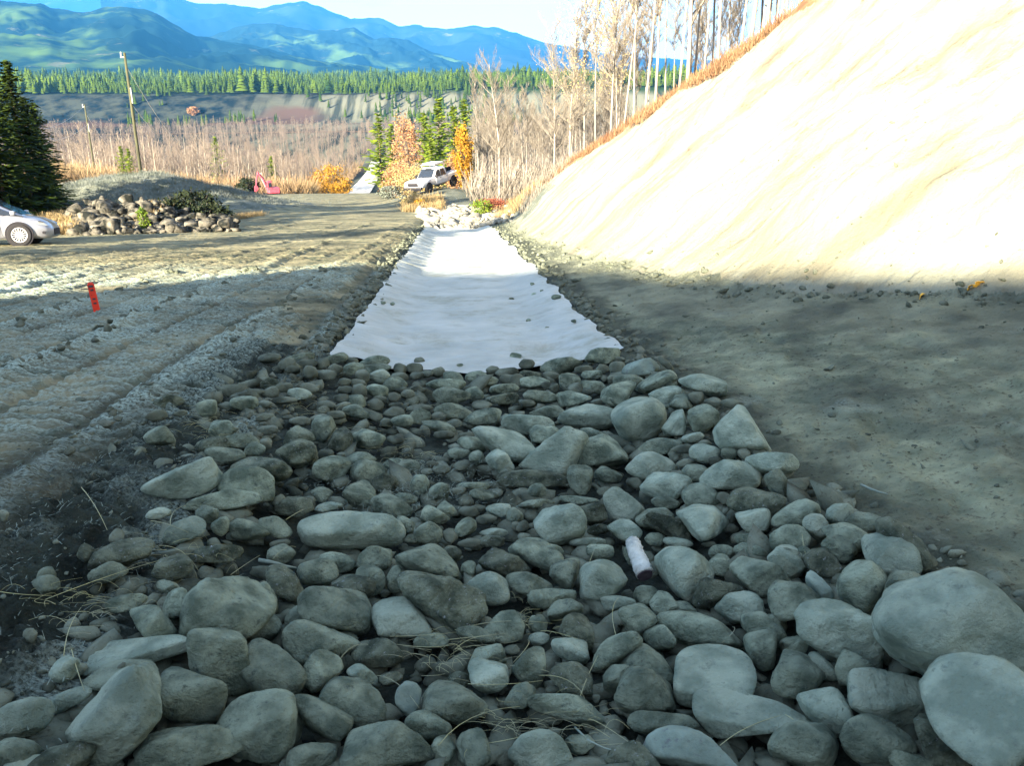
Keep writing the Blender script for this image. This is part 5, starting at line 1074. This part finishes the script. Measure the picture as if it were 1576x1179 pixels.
def conifer(seed, H, Rb, nb=46, per=9, seg=6, size=.16, droop=.25, low=.08, taper=1.0):
    rs = np.random.RandomState(seed); P = []; A = []; B = []
    for i in range(nb):
        t_ = low+(1-low)*i/nb; z = H*t_; L_ = Rb*((1-t_)**taper)*rs.uniform(.75, 1.15)+.06
        for k in range(per):
            a = rs.uniform(0, 6.28); L2 = L_*rs.uniform(.55, 1.1); dr = droop*rs.uniform(.3, 1.2)
            for s_ in range(seg):
                q = (s_+.7)/seg; rad = L2*q; p = np.array([math.cos(a)*rad, math.sin(a)*rad, z-dr*rad*q+.12*rad*(q > .8)])
                w = size*(1.15-.6*q)*rs.uniform(.7, 1.3)
                ax = np.array([math.cos(a), math.sin(a), -dr*.6+rs.uniform(-.25, .25)])*max(L2/seg*.75, w*.5)
                bx = np.cross(ax, [0, 0, 1]); bx = bx/(np.linalg.norm(bx)+1e-9)*w*.55+np.array([0, 0, rs.uniform(-.6, .6)*w*.5])
                P.append(p+rs.normal(size=3)*w*.25); A.append(ax); B.append(bx)
    V_, F_ = quads(np.array(P), np.array(A), np.array(B))
    mb = MB(); mb.tube([(0, 0, -.3), (0, 0, H*.5), (0, 0, H*.97)], [H*.017+.02, H*.01+.01, .01], 6)
    return mb.me('trunk', True), mesh_np('crown', V_, F_)
def withm(me, m):
    me.materials.append(m); return me
def tree_obj(name, parts, loc, rz=0, s_=1, label=None, cat='tree', group=None, lean=(0, 0)):
    r0 = empty(name, loc, rz); r0.scale = (s_, s_, s_); r0.rotation_euler = (lean[0], lean[1], rz)
    for pn, me in parts: link(pn, me, None, r0)
    tag(r0, label, cat, group); return r0

# left dark spruces
SP = []
for i_ in range(3):
    a, b = conifer(200+i_, 7.6, 2.3, nb=50, per=9, seg=8, size=.15, droop=.26, low=.02, taper=.62); SP.append((withm(a, M['conbark']), withm(b, M['spruce'])))
for i_, (px, D, s_, lab) in enumerate([(46, 48, 1.0, 'dark spruce with yellow-green sunlit tip beside the pole line'), (4, 46, 1.02, 'dark spruce cut off by the left edge of the picture'), (24, 53, .95, 'dark spruce squeezed between the two nearer ones'), (72, 51, .62, 'short dark spruce at the right foot of the spruce clump'), (74, 56, .74, 'dark spruce standing rightmost in the clump behind the others'), (60, 49, .8, 'mid-height dark spruce directly in front of the sunlit one'), (-60, 45, 1.15, None), (-150, 44, 1.2, None), (-250, 40, 1.25, None), (-110, 52, 1.2, None)]):
    p = at(px, 300, D); z = float(T0(p[0], p[1])); s2 = s_
    tree_obj('spruce_tree', [('trunk', SP[i_ % 3][0]), ('crown', SP[i_ % 3][1])], (p[0], p[1], z-.1), i_*1.3, s2, lab or 'dark spruce beyond the left edge of the picture', 'spruce', 'dark spruces at the left')
tree_obj('spruce_tree', [('trunk', SP[1][0]), ('crown', SP[1][1])], (-18.2, 14.2, float(T0(-18.2, 14.2))-.1), 1, 1.5, 'dark spruce beyond the left edge of the picture', 'spruce', 'dark spruces at the left')  # unseen spruce added for the long shadow band it throws across the road
# birches / bare trees at right
BT = []
for i_ in range(7):
    a, b, tips = bare_tree(300+i_, 9.5, [.085, .07, .05, .042, .075, .048, .06][i_], twigs=6, crownlow=[.35, .25, .45, .5, .3, .55, .4][i_], spread=[.30, .26, .2, .17, .28, .16, .22][i_], lean=[.02, -.03, .05, 0, .03, -.02, .04][i_], curve=[1.2, .7, .5, .4, .9, .3, .6][i_])
    BT.append((withm(a, M['birch']), withm(b, M['twigs']), tips))
LFp = []
for i_ in (0, 1, 4):
    rs = np.random.RandomState(50+i_); tp = BT[i_][2]; k = rs.randint(0, len(tp), 800); P = tp[k]+rs.normal(size=(800, 3))*.15; P = P[P[:, 2] > 3.0]
    A = rdir(len(P), rs)*.028; v, f = quads(P, A, np.cross(A, rdir(len(P), rs))); LFp.append((i_, withm(mesh_np('leaves', v, f), M['paleyellow'])))
def on_ground(px, D):
    p = at(px, 300, D); return p[0], p[1], float(T0(p[0], p[1]))
big = [(768, 62, 0, 1.0, 'pale bare birch with crooked trunk and spreading crown, right of the pickup', 0), (852, 56, 1, 1.0, 'straight bare birch halfway up the slope edge', 0), (877, 50, 4, .9, 'bare twin-stemmed birch with pale yellow leaves', 1), (935, 44, 6, .95, 'dark-limbed bare tree with yellow leaves left of the tall trunks', 1), (735, 74, 3, 1.05, 'very thin tall bare tree rising above the forest line', 0)]
for px, D, v, s_, lab, lf in big:
    x, y, z = on_ground(px, D); parts = [('trunk', BT[v][0]), ('crown', BT[v][1])]
    if lf: parts.append(('leaves', [m for k, m in LFp if k == v][0] if any(k == v for k, m in LFp) else LFp[1][1]))
    tree_obj('birch_tree', parts, (x, y, z-.1), rnd.uniform(0, 6), s_, lab, 'tree', 'bare birches beyond the cut slope')
ridge = [(955, 39), (972, 41), (985, 37), (1000, 39), (1018, 42), (1034, 36), (1047, 34), (1056, 34.5), (1068, 40), (1085, 36), (1092, 33), (1104, 38), (1120, 31), (1133, 34), (1146, 36), (1158, 30), (1172, 33), (1185, 29), (1200, 31), (1214, 28), (1228, 30), (1243, 27), (915, 47), (898, 52), (945, 55), (990, 58), (1030, 55), (1075, 52), (1110, 50), (1150, 46), (1190, 44)]
_rr = random.Random(5)
extra = [(_rr.uniform(890, 1245), 0) for _ in range(24)]; extra = [(px, np.interp(px, [890, 1245], [52, 30])+_rr.uniform(1, 22)) for px, _ in extra]
for i_, (px, D) in enumerate(extra):
    x, y, z = on_ground(px, D); v = [2, 3, 5, 6][i_ % 4]
    tree_obj('thicket_tree', [('trunk', BT[v][0]), ('crown', BT[v][1])], (x, y, z-.1), i_*1.1, _rr.uniform(.75, 1.15), 'thin bare grey tree standing back from the slope crest among the taller trunks', 'tree', 'thin bare trees behind the slope crest', (_rr.uniform(-.08, .08), _rr.uniform(-.08, .08)))
words = ['straight', 'slightly bent', 'slender', 'forked', 'tall', 'leaning', 'branchy', 'smooth']
for i_, (px, D) in enumerate(ridge):
    x, y, z = on_ground(px, D); v = [2, 3, 5, 6, 3, 5, 1][i_ % 7]
    parts = [('trunk', BT[v][0]), ('crown', BT[v][1])]
    if i_ % 9 == 2 or px < 930: parts.append(('leaves', LFp[i_ % 3][1]))
    o_ = ['first', 'second', 'third', 'fourth', 'fifth', 'sixth', 'seventh', 'eighth', 'ninth', 'tenth', 'eleventh', 'twelfth', 'thirteenth', 'fourteenth', 'fifteenth', 'sixteenth', 'seventeenth', 'eighteenth', 'nineteenth', 'twentieth', 'twenty-first', 'twenty-second'][i_] if i_ < 22 else None
    lab = f'{words[i_ % 8]} pale trunk on the slope crest, {o_} of the front row from the left' if o_ else f'bare tree behind the crest, {["first", "second", "third", "fourth", "fifth", "sixth", "seventh", "eighth", "ninth"][i_-22]} in the rear row from the left'
    if i_ == 22: lab = 'yellow-leaved birch just left of the tall crest trunks, near row'
    tree_obj('birch_tree', parts, (x, y, z-.1), i_*2.1, rnd.uniform(.85, 1.2), lab, 'tree', 'bare birches beyond the cut slope', (rnd.uniform(-.05, .05), rnd.uniform(-.06, .06)))
# dense bare trees behind the birches (right middle)
n_mid = 84
for i_ in range(n_mid):
    px = 728+i_*(235/n_mid)+rnd.uniform(-3, 3); D = rnd.uniform(62, 120); x, y, z = on_ground(px, D); v = [2, 3, 5, 6][i_ % 4]
    parts = [('trunk', BT[v][0]), ('crown', BT[v][1])]
    if D < 62+8: D += 8; x, y, z = on_ground(px, D)
    tree_obj('thicket_tree', parts, (x, y, z-.1), i_*1.7, rnd.uniform(.55, .95), 'bare grey-brown tree in the thicket behind the large birches', 'tree', 'bare thicket trees behind the birches')
# pines, mid
PN = []
for i_ in range(2):
    a, b = conifer(230+i_, 9, 2.5, nb=26, per=6, seg=4, size=.34, droop=-.1, low=.12, taper=.7); PN.append((withm(a, M['conbark']), withm(b, M['pine'])))
for i_, (px, ytop, D, lab) in enumerate([(588, 172, 120, 'bright green pine left of the orange poplar'), (606, 188, 128, 'lower green pine between the bright pine and the orange poplar'), (678, 148, 130, 'tall bright green pine above the white pickup'), (700, 160, 135, 'green pine to the right of the tall bright one'), (716, 150, 140, 'rearmost green pine behind the thin bare tree'), (196, 222, 130, 'small yellow-green pine left of the tall pole'), (207, 226, 128, 'small dark green pine touching the tall pole'), (340, 208, 190, 'lone small green pine in the valley brush'), (422, 238, 160, 'tiny dark pine behind the red excavator'), (655, 170, 140, 'green pine left of the tall bright one'), (664, 190, 118, 'short green pine in front of the tall bright one')]):
    x, y, z = on_ground(px, D); top = at(px, ytop, D)[2]; s_ = max((top-z)/9, .25)
    tree_obj('pine_tree', [('trunk', PN[i_ % 2][0]), ('crown', PN[i_ % 2][1])], (x, y, z-.1), i_, s_, lab, 'pine', 'green pines in the middle distance')
# coloured shrubs
def shrub(px, D, w, h, m, label, n=2600, size=.05, name='shrub', z0=None, group='autumn shrubs around the pickup', py=None):
    x, y, z = on_ground(px, D); seed = int(px*7+D)
    v, f = leaf_cloud(seed, n, w/2, h*.48, h*.52, size, 46)
    S0, S1 = [], []; rs = random.Random(seed)
    for _ in range(26):
        a = rs.uniform(0, 6.28); S0.append((rs.uniform(-.1, .1)*w, rs.uniform(-.1, .1)*w, -.1)); S1.append((math.cos(a)*w*.4*rs.random(), math.sin(a)*w*.4*rs.random(), h*rs.uniform(.6, 1.1)))
    tv, tf = tubes_np(S0, S1, [.02]*26, [.006]*26)
    r0 = empty(name, (x, y, z)); link('foliage', mesh_np('foliage', v, f), m, r0); link('stems', mesh_np('stems', tv, tf), M['twigs'], r0); tag(r0, label, 'shrub', group)
shrub(714, 70, 1.5, 4.6, M['yellow'], 'golden yellow shrub immediately right of the pickup', 4200, .06)
shrub(700, 74, 1.6, 3.2, M['orange'], 'orange-brown shrub behind the golden one', 2600)
shrub(629, 95, 2.8, 8.2, M['orange'], 'tall pointed orange poplar above the pickup roof', 2600, .08, 'poplar_tree')
shrub(615, 90, 3.4, 3.2, M['orange'], 'low orange thicket left of the pickup', 4200, .07)
shrub(645, 84, 5, 3.2, M['paleyellow'], 'pale straw-coloured bush behind the pickup', 3200, .06)
shrub(603, 84, 2.4, 1.3, M['grassf'], 'frosty grey bush at the end of the road brow', 2600, .05)
shrub(524, 140, 3, 2.2, M['yellow'], 'yellow bush beside the bright gravel track', 2200, .08)
shrub(510, 150, 6, 5.5, M['yellow'], 'large yellow-orange bush beyond the brow, left of the gravel track', 3600, .10)
shrub(490, 158, 5, 4.2, M['orange'], 'orange bush beyond the brow left of the large yellow one', 3000, .10)
shrub(742, 52, 1.3, .9, M['greenleaf'], 'low green plant among the far ditch rocks', 1300, .035)
shrub(748, 56, 1.4, .8, M['red'], 'low red shrub at the foot of the crooked birch', 1600, .035)
shrub(768, 57, 2.2, .8, M['red'], 'spreading reddish shrub on the bank right of the crooked birch', 2000, .035)
shrub(645, 58, 1.2, .7, M['yellow'], 'small yellow weed in front of the pickup bumper', 800, .03)
shrub(632, 60, 1.8, 1.2, M['paleyellow'], 'pale tall grass clump left of the pickup bumper', 1200, .03)
shrub(285, 44, 3.0, 1.5, M['darkleaf'], 'dark leafy bush on the mound behind the rubble heap', 4200, .05)
shrub(258, 46, 2.4, 1.1, M['darkleaf'], 'smaller dark bush touching the dark leafy one on the mound', 2600, .05)
shrub(312, 42, 2.2, .8, M['darkleaf'], 'low dark scrub to the right of the dark bushes', 2000, .05)
shrub(382, 112, 2.6, 1.9, M['darkleaf'], 'round dark bush on the brow left of the red excavator', 1600, .09)
shrub(215, 38.2, .5, .9, M['greenleaf'], 'tuft of yellow-green weeds in front of the rubble heap', 700, .03)
shrub(222, 72, 1.0, 1.1, M['greenleaf'], 'small green bush at the foot of the tall pole', 900, .05)
shrub(312, 705, 8, 6, M['orange'], 'round orange tree on the far escarpment edge', 1200, .35, 'far_tree', group='coloured trees on the far escarpment')
# valley aspens
def thin_tree(seed, H=9, n=26):
    rs = random.Random(seed); S0, S1, a0, a1 = [], [], [], []
    px_ = rs.uniform(-.3, .3)
    S0.append((0, 0, -.5)); S1.append((px_*.5, 0, H*.55)); a0.append(.10); a1.append(.07); S0.append((px_*.5, 0, H*.55)); S1.append((px_, .1, H)); a0.append(.07); a1.append(.02)
    for i in range(n):
        t_ = rs.uniform(.25, .98); p = (px_*t_, 0, H*t_); a = rs.uniform(0, 6.28); L_ = (1.3-t_)*H*.16*rs.uniform(.6, 1.2)
        q = (p[0]+math.cos(a)*L_, math.sin(a)*L_, p[2]+L_*rs.uniform(.8, 1.8)); S0.append(p); S1.append(q); a0.append(.035); a1.append(.014)
        for _ in range(2):
            b = rs.uniform(0, 6.28); k = rs.uniform(.3, .9); m_ = tuple(p[j]+(q[j]-p[j])*k for j in range(3)); S0.append(m_); S1.append((m_[0]+math.cos(b)*L_*.5, m_[1]+math.sin(b)*L_*.5, m_[2]+L_*.8)); a0.append(.022); a1.append(.012)
    return S0, S1, a0, a1
TT = []
for i_ in range(6):
    S0, S1, a0, a1 = thin_tree(400+i_); v, f = tubes_np(S0[:2], S1[:2], a0[:2], a1[:2]); w, g_ = tubes_np(S0[2:], S1[2:], a0[2:], a1[2:])
    TT.append((withm(mesh_np('trunk', v, f), M['aspen']), withm(mesh_np('crown', w, g_), M['aspentw']), np.concatenate([v, w]), np.concatenate([f, g_+len(v)])))
track_x = lambda Y: None
def clear_of_track(px, D):
    return abs(px-np.interp(D, [150, 200, 255, 320, 350], [536, 552, 566, 579, 584])) > 1340*5/D or D > 350
cnt = 0
while cnt < 230:
    px = rnd.uniform(95, 600); D = rnd.uniform(135, 230)
    if px > 480 and D < 330 and not clear_of_track(px, D): continue
    if px > 520 and D < 200: continue
    x, y, z = on_ground(px, D); v = TT[cnt % 6]
    tree_obj('aspen_tree', [('trunk', v[0]), ('crown', v[1])], (x, y, z), rnd.uniform(0, 6), rnd.uniform(.6, 1.0), 'slender leafless aspen in the pale thicket on the valley floor', 'tree', 'leafless aspens on the valley floor'); cnt += 1
VV = []; FF = []; n = 0
for i_ in range(3400):
    px = rnd.uniform(-60, 1050); D = 190+(580-190)*rnd.random()**.8
    if px > 480 and D < 350 and not clear_of_track(px, D): continue
    x, y, z = on_ground(px, D); v, f = TT[i_ % 6][2:]; s_ = rnd.uniform(.45, .95); a = rnd.uniform(0, 6.28); c, q = math.cos(a), math.sin(a)
    w = v*s_*[1.3, 1.3, 1]; VV.append(np.stack([w[:, 0]*c-w[:, 1]*q+x, w[:, 0]*q+w[:, 1]*c+y, w[:, 2]+z], -1)); FF.append(f+n); n += len(v)
tag(link('aspen_woods', mesh_np('aspen_woods', np.concatenate(VV), np.concatenate(FF)), M['aspentw']), 'mass of leafless aspens covering the valley floor', 'woods', None, 'stuff')
# brush: undergrowth along the brow, thicket base, right bank
def brush(name, n, samp, size, m, label, hs=.8, col='stuff'):
    P = []; 
    for _ in range(n): P.append(samp())
    P = np.array(P); rs = np.random.RandomState(len(P)); k = 7; Q = np.repeat(P[:, :3], k, 0); H = np.repeat(P[:, 3], k)
    th = rs.uniform(0, 6.28, len(Q)); le = rs.uniform(.5, 1, len(Q))*H; sp_ = rs.uniform(.1, .9, len(Q)); d = np.stack([np.cos(th)*sp_*le, np.sin(th)*sp_*le, le*rs.uniform(.6, 1, len(Q))], -1)
    w = np.stack([-np.sin(th), np.cos(th), th*0], -1)*size*np.clip(H, .3, 4)[:, None]; Q = Q+rs.normal(size=Q.shape)*[.12, .12, 0]
    V = np.stack([Q-w, Q+w, Q+d+w*.3, Q+d-w*.3], 1).reshape(-1, 3); F = np.arange(len(V)).reshape(-1, 4)
    return tag(link(name, mesh_np(name, V, F), m), label, name.replace('_', ' '), None, col)
def s_thicket():
    px = rnd.uniform(722, 1240); D = rnd.uniform(38, 125) if px > 800 else rnd.uniform(60, 125); x, y, z = on_ground(px, D); return (x, y, z, rnd.choice([.4, .7, 1.0, 1.6, 2.4, 3.2])*rnd.uniform(.7, 1.2)*(.35 if D < 52 else (.6 if D < 62 else 1)))
brush('thicket_brush', 9000, s_thicket, .012, M['twigs'], 'tangled leafless undergrowth beneath the birches', 1)
def s_brow():
    px = rnd.uniform(80, 620); D = rnd.uniform(118, 175)
    if px > 525: D = rnd.uniform(200, 340)
    while px > 480 and not clear_of_track(px, D): px = rnd.uniform(80, 620)
    x, y, z = on_ground(px, D); return (x, y, z, rnd.uniform(1.5, 3.6))
brush('brow_brush', 7000, s_brow, .014, mat('pinkish_brush', (0.20, 0.135, 0.085), col2=(0.23, 0.175, 0.09), scale=.08), 'pinkish tan leafless brush beyond the brow of the road', 1)
def s_mound():
    px = rnd.uniform(0, 430)
    if rnd.random() < .18: px = 330+abs(rnd.gauss(0, 75))
    D = rnd.uniform(44, 74) if px < 330 else rnd.uniform(58, 96); x, y, z = on_ground(px, D); return (x, y, z, rnd.uniform(.08, .36)*(1 if px < 340 else max(.25, 1-(px-340)/200)))
brush('frosty_grass', 15000, s_mound, .035, M['grassf'], 'frosty grey-green grass over the left mound', 1)
def s_dry():
    q = rnd.random()
    if q < .35: px, D, h = rnd.uniform(5, 108), rnd.uniform(37, 43), rnd.uniform(.3, .6)
    elif q < .6: px, D, h = rnd.uniform(180, 400), None, rnd.uniform(.15, .35)
    elif q < .8: px, D, h = rnd.uniform(622, 680), rnd.uniform(56, 64), rnd.uniform(.3, .8)
    else: px, D, h = rnd.uniform(765, 840), rnd.uniform(46, 60), rnd.uniform(.2, .6)
    if D is None: D = np.interp(px, [180, 400], [37.2, 52])+rnd.uniform(-.8, 1)
    x, y, z = on_ground(px, D); return (x, y, z, h)
brush('dry_grass', 5200, s_dry, .03, M['grassb'], 'straw-coloured dry grass along the road edge and banks', 1)
def s_crest():
    Y = rnd.uniform(14, 44); xs = np.linspace(2, 12, 200); nn = 4.9+0.366*xs-0.1024*Y; cc = (xs-toe(Y))+0.17*(toe(Y)-1.5); k = np.argmax(cc > nn); x = xs[k]+rnd.uniform(-.1, 1.0)
    return (x, Y, float(T0(x, Y)), rnd.uniform(.12, .4))
brush('crest_grass', 4200, s_crest, .03, mat('rusty_grass', (0.17, 0.085, 0.05), col2=(0.26, 0.18, 0.10), scale=1.5, trans=.2), 'rusty brown grass fringe along the top edge of the cut slope', 1)
# plateau forest and escarpment trees
def cone_tree(seed):
    rs = np.random.RandomState(seed); V = []; F = []; n = 0
    for i in range(7):
        z = 1.5+i*1.55; r_ = 2.1*(1-i/7.6)+.15; k = 7; a0 = rs.uniform(0, 6)
        ring_ = [[math.cos(a0+6.283*j/k)*r_*rs.uniform(.7, 1.25), math.sin(a0+6.283*j/k)*r_*rs.uniform(.7, 1.25), z+rs.uniform(-.4, .4)] for j in range(k)]
        V += ring_+[[0, 0, z+2.6]]; F += [[n+j, n+(j+1) % k, n+k] for j in range(k)]; n += k+1
    return np.array(V), np.array(F)
CT = [cone_tree(i_) for i_ in range(5)]
def _patch(x, Y): return math.sin(x*.031+math.sin(Y*.013)*2)*math.sin(Y*.021+x*.007)+.4*math.sin(x*.11)
VV = []; FF = []; n = 0
for i_ in range(22000):
    q = rnd.random()
    Y = 700+(2600-700)*q**1.7; x = rnd.uniform(-1, 1)*(40+.82*Y)
    e_ = 640+40*float(fbm(np.array([x*0.004]), np.array([0.]), 3, 41)[0])
    if Y < e_+78: continue
    z = float(T0(x, Y)); v, f = CT[i_ % 5]; s_ = rnd.choice([.4, .5, .6, .65, .7, .95])*rnd.uniform(.85, 1.12)*(1+.4*float(_patch(x, Y))); VV.append(v*[s_*1.5, s_*1.5, s_]+[x, Y, z]); FF.append(f+n); n += len(v)
tag(link('plateau_forest', mesh_np('plateau_forest', np.concatenate(VV), np.concatenate(FF)), M['forest']), 'band of green conifers on the plateau across the valley', 'forest', None, 'stuff')
ctm = [withm(mesh_np('conifer', *CT[k]), M['forest']) for k in range(5)]
cnt = 0
while cnt < 290:
    px = rnd.choice([rnd.uniform(585, 760), rnd.uniform(590, 800), rnd.uniform(600, 850), rnd.uniform(210, 390), rnd.uniform(250, 600)]); D = rnd.uniform(620, 760)
    x, y, z = on_ground(px, D)
    if (z > -13 and px < 585) or z < -33 or (px < 585 and float(fbm(np.array([x*.02]), np.array([y*.02]), 2, 88)[0]) < .12): continue
    o = link('conifer_tree', ctm[cnt % 5], None, None, (x, y, z)); s_ = rnd.uniform(.3, .75); o.scale = (s_*1.2, s_*1.2, s_)
    tag(o, 'small dark conifer on the far valley escarpment', 'tree', 'conifers on the far escarpment'); cnt += 1

# ------------------------------------------------------------------ haze
hz = MB(); hz.box((0, 7300, 500), (34000, 15100, 1080)); ho = hz.build('haze', None)
hm_ = bpy.data.materials.new('haze'); hm_.use_nodes = True; t = hm_.node_tree; t.nodes.remove(t.nodes['Principled BSDF'])
pv = t.nodes.new('ShaderNodeVolumePrincipled'); pv.inputs['Color'].default_value = (0.07, 0.40, 1.0, 1); pv.inputs['Density'].default_value = 0.5/6200; pv.inputs['Anisotropy'].default_value = 0.0
t.links.new(pv.outputs[0], t.nodes['Material Output'].inputs['Volume']); ho.data.materials.append(hm_)
tag(ho, 'blue haze filling the valley and fading the mountains', 'haze', None, 'stuff'); ho['kind'] = 'stuff'
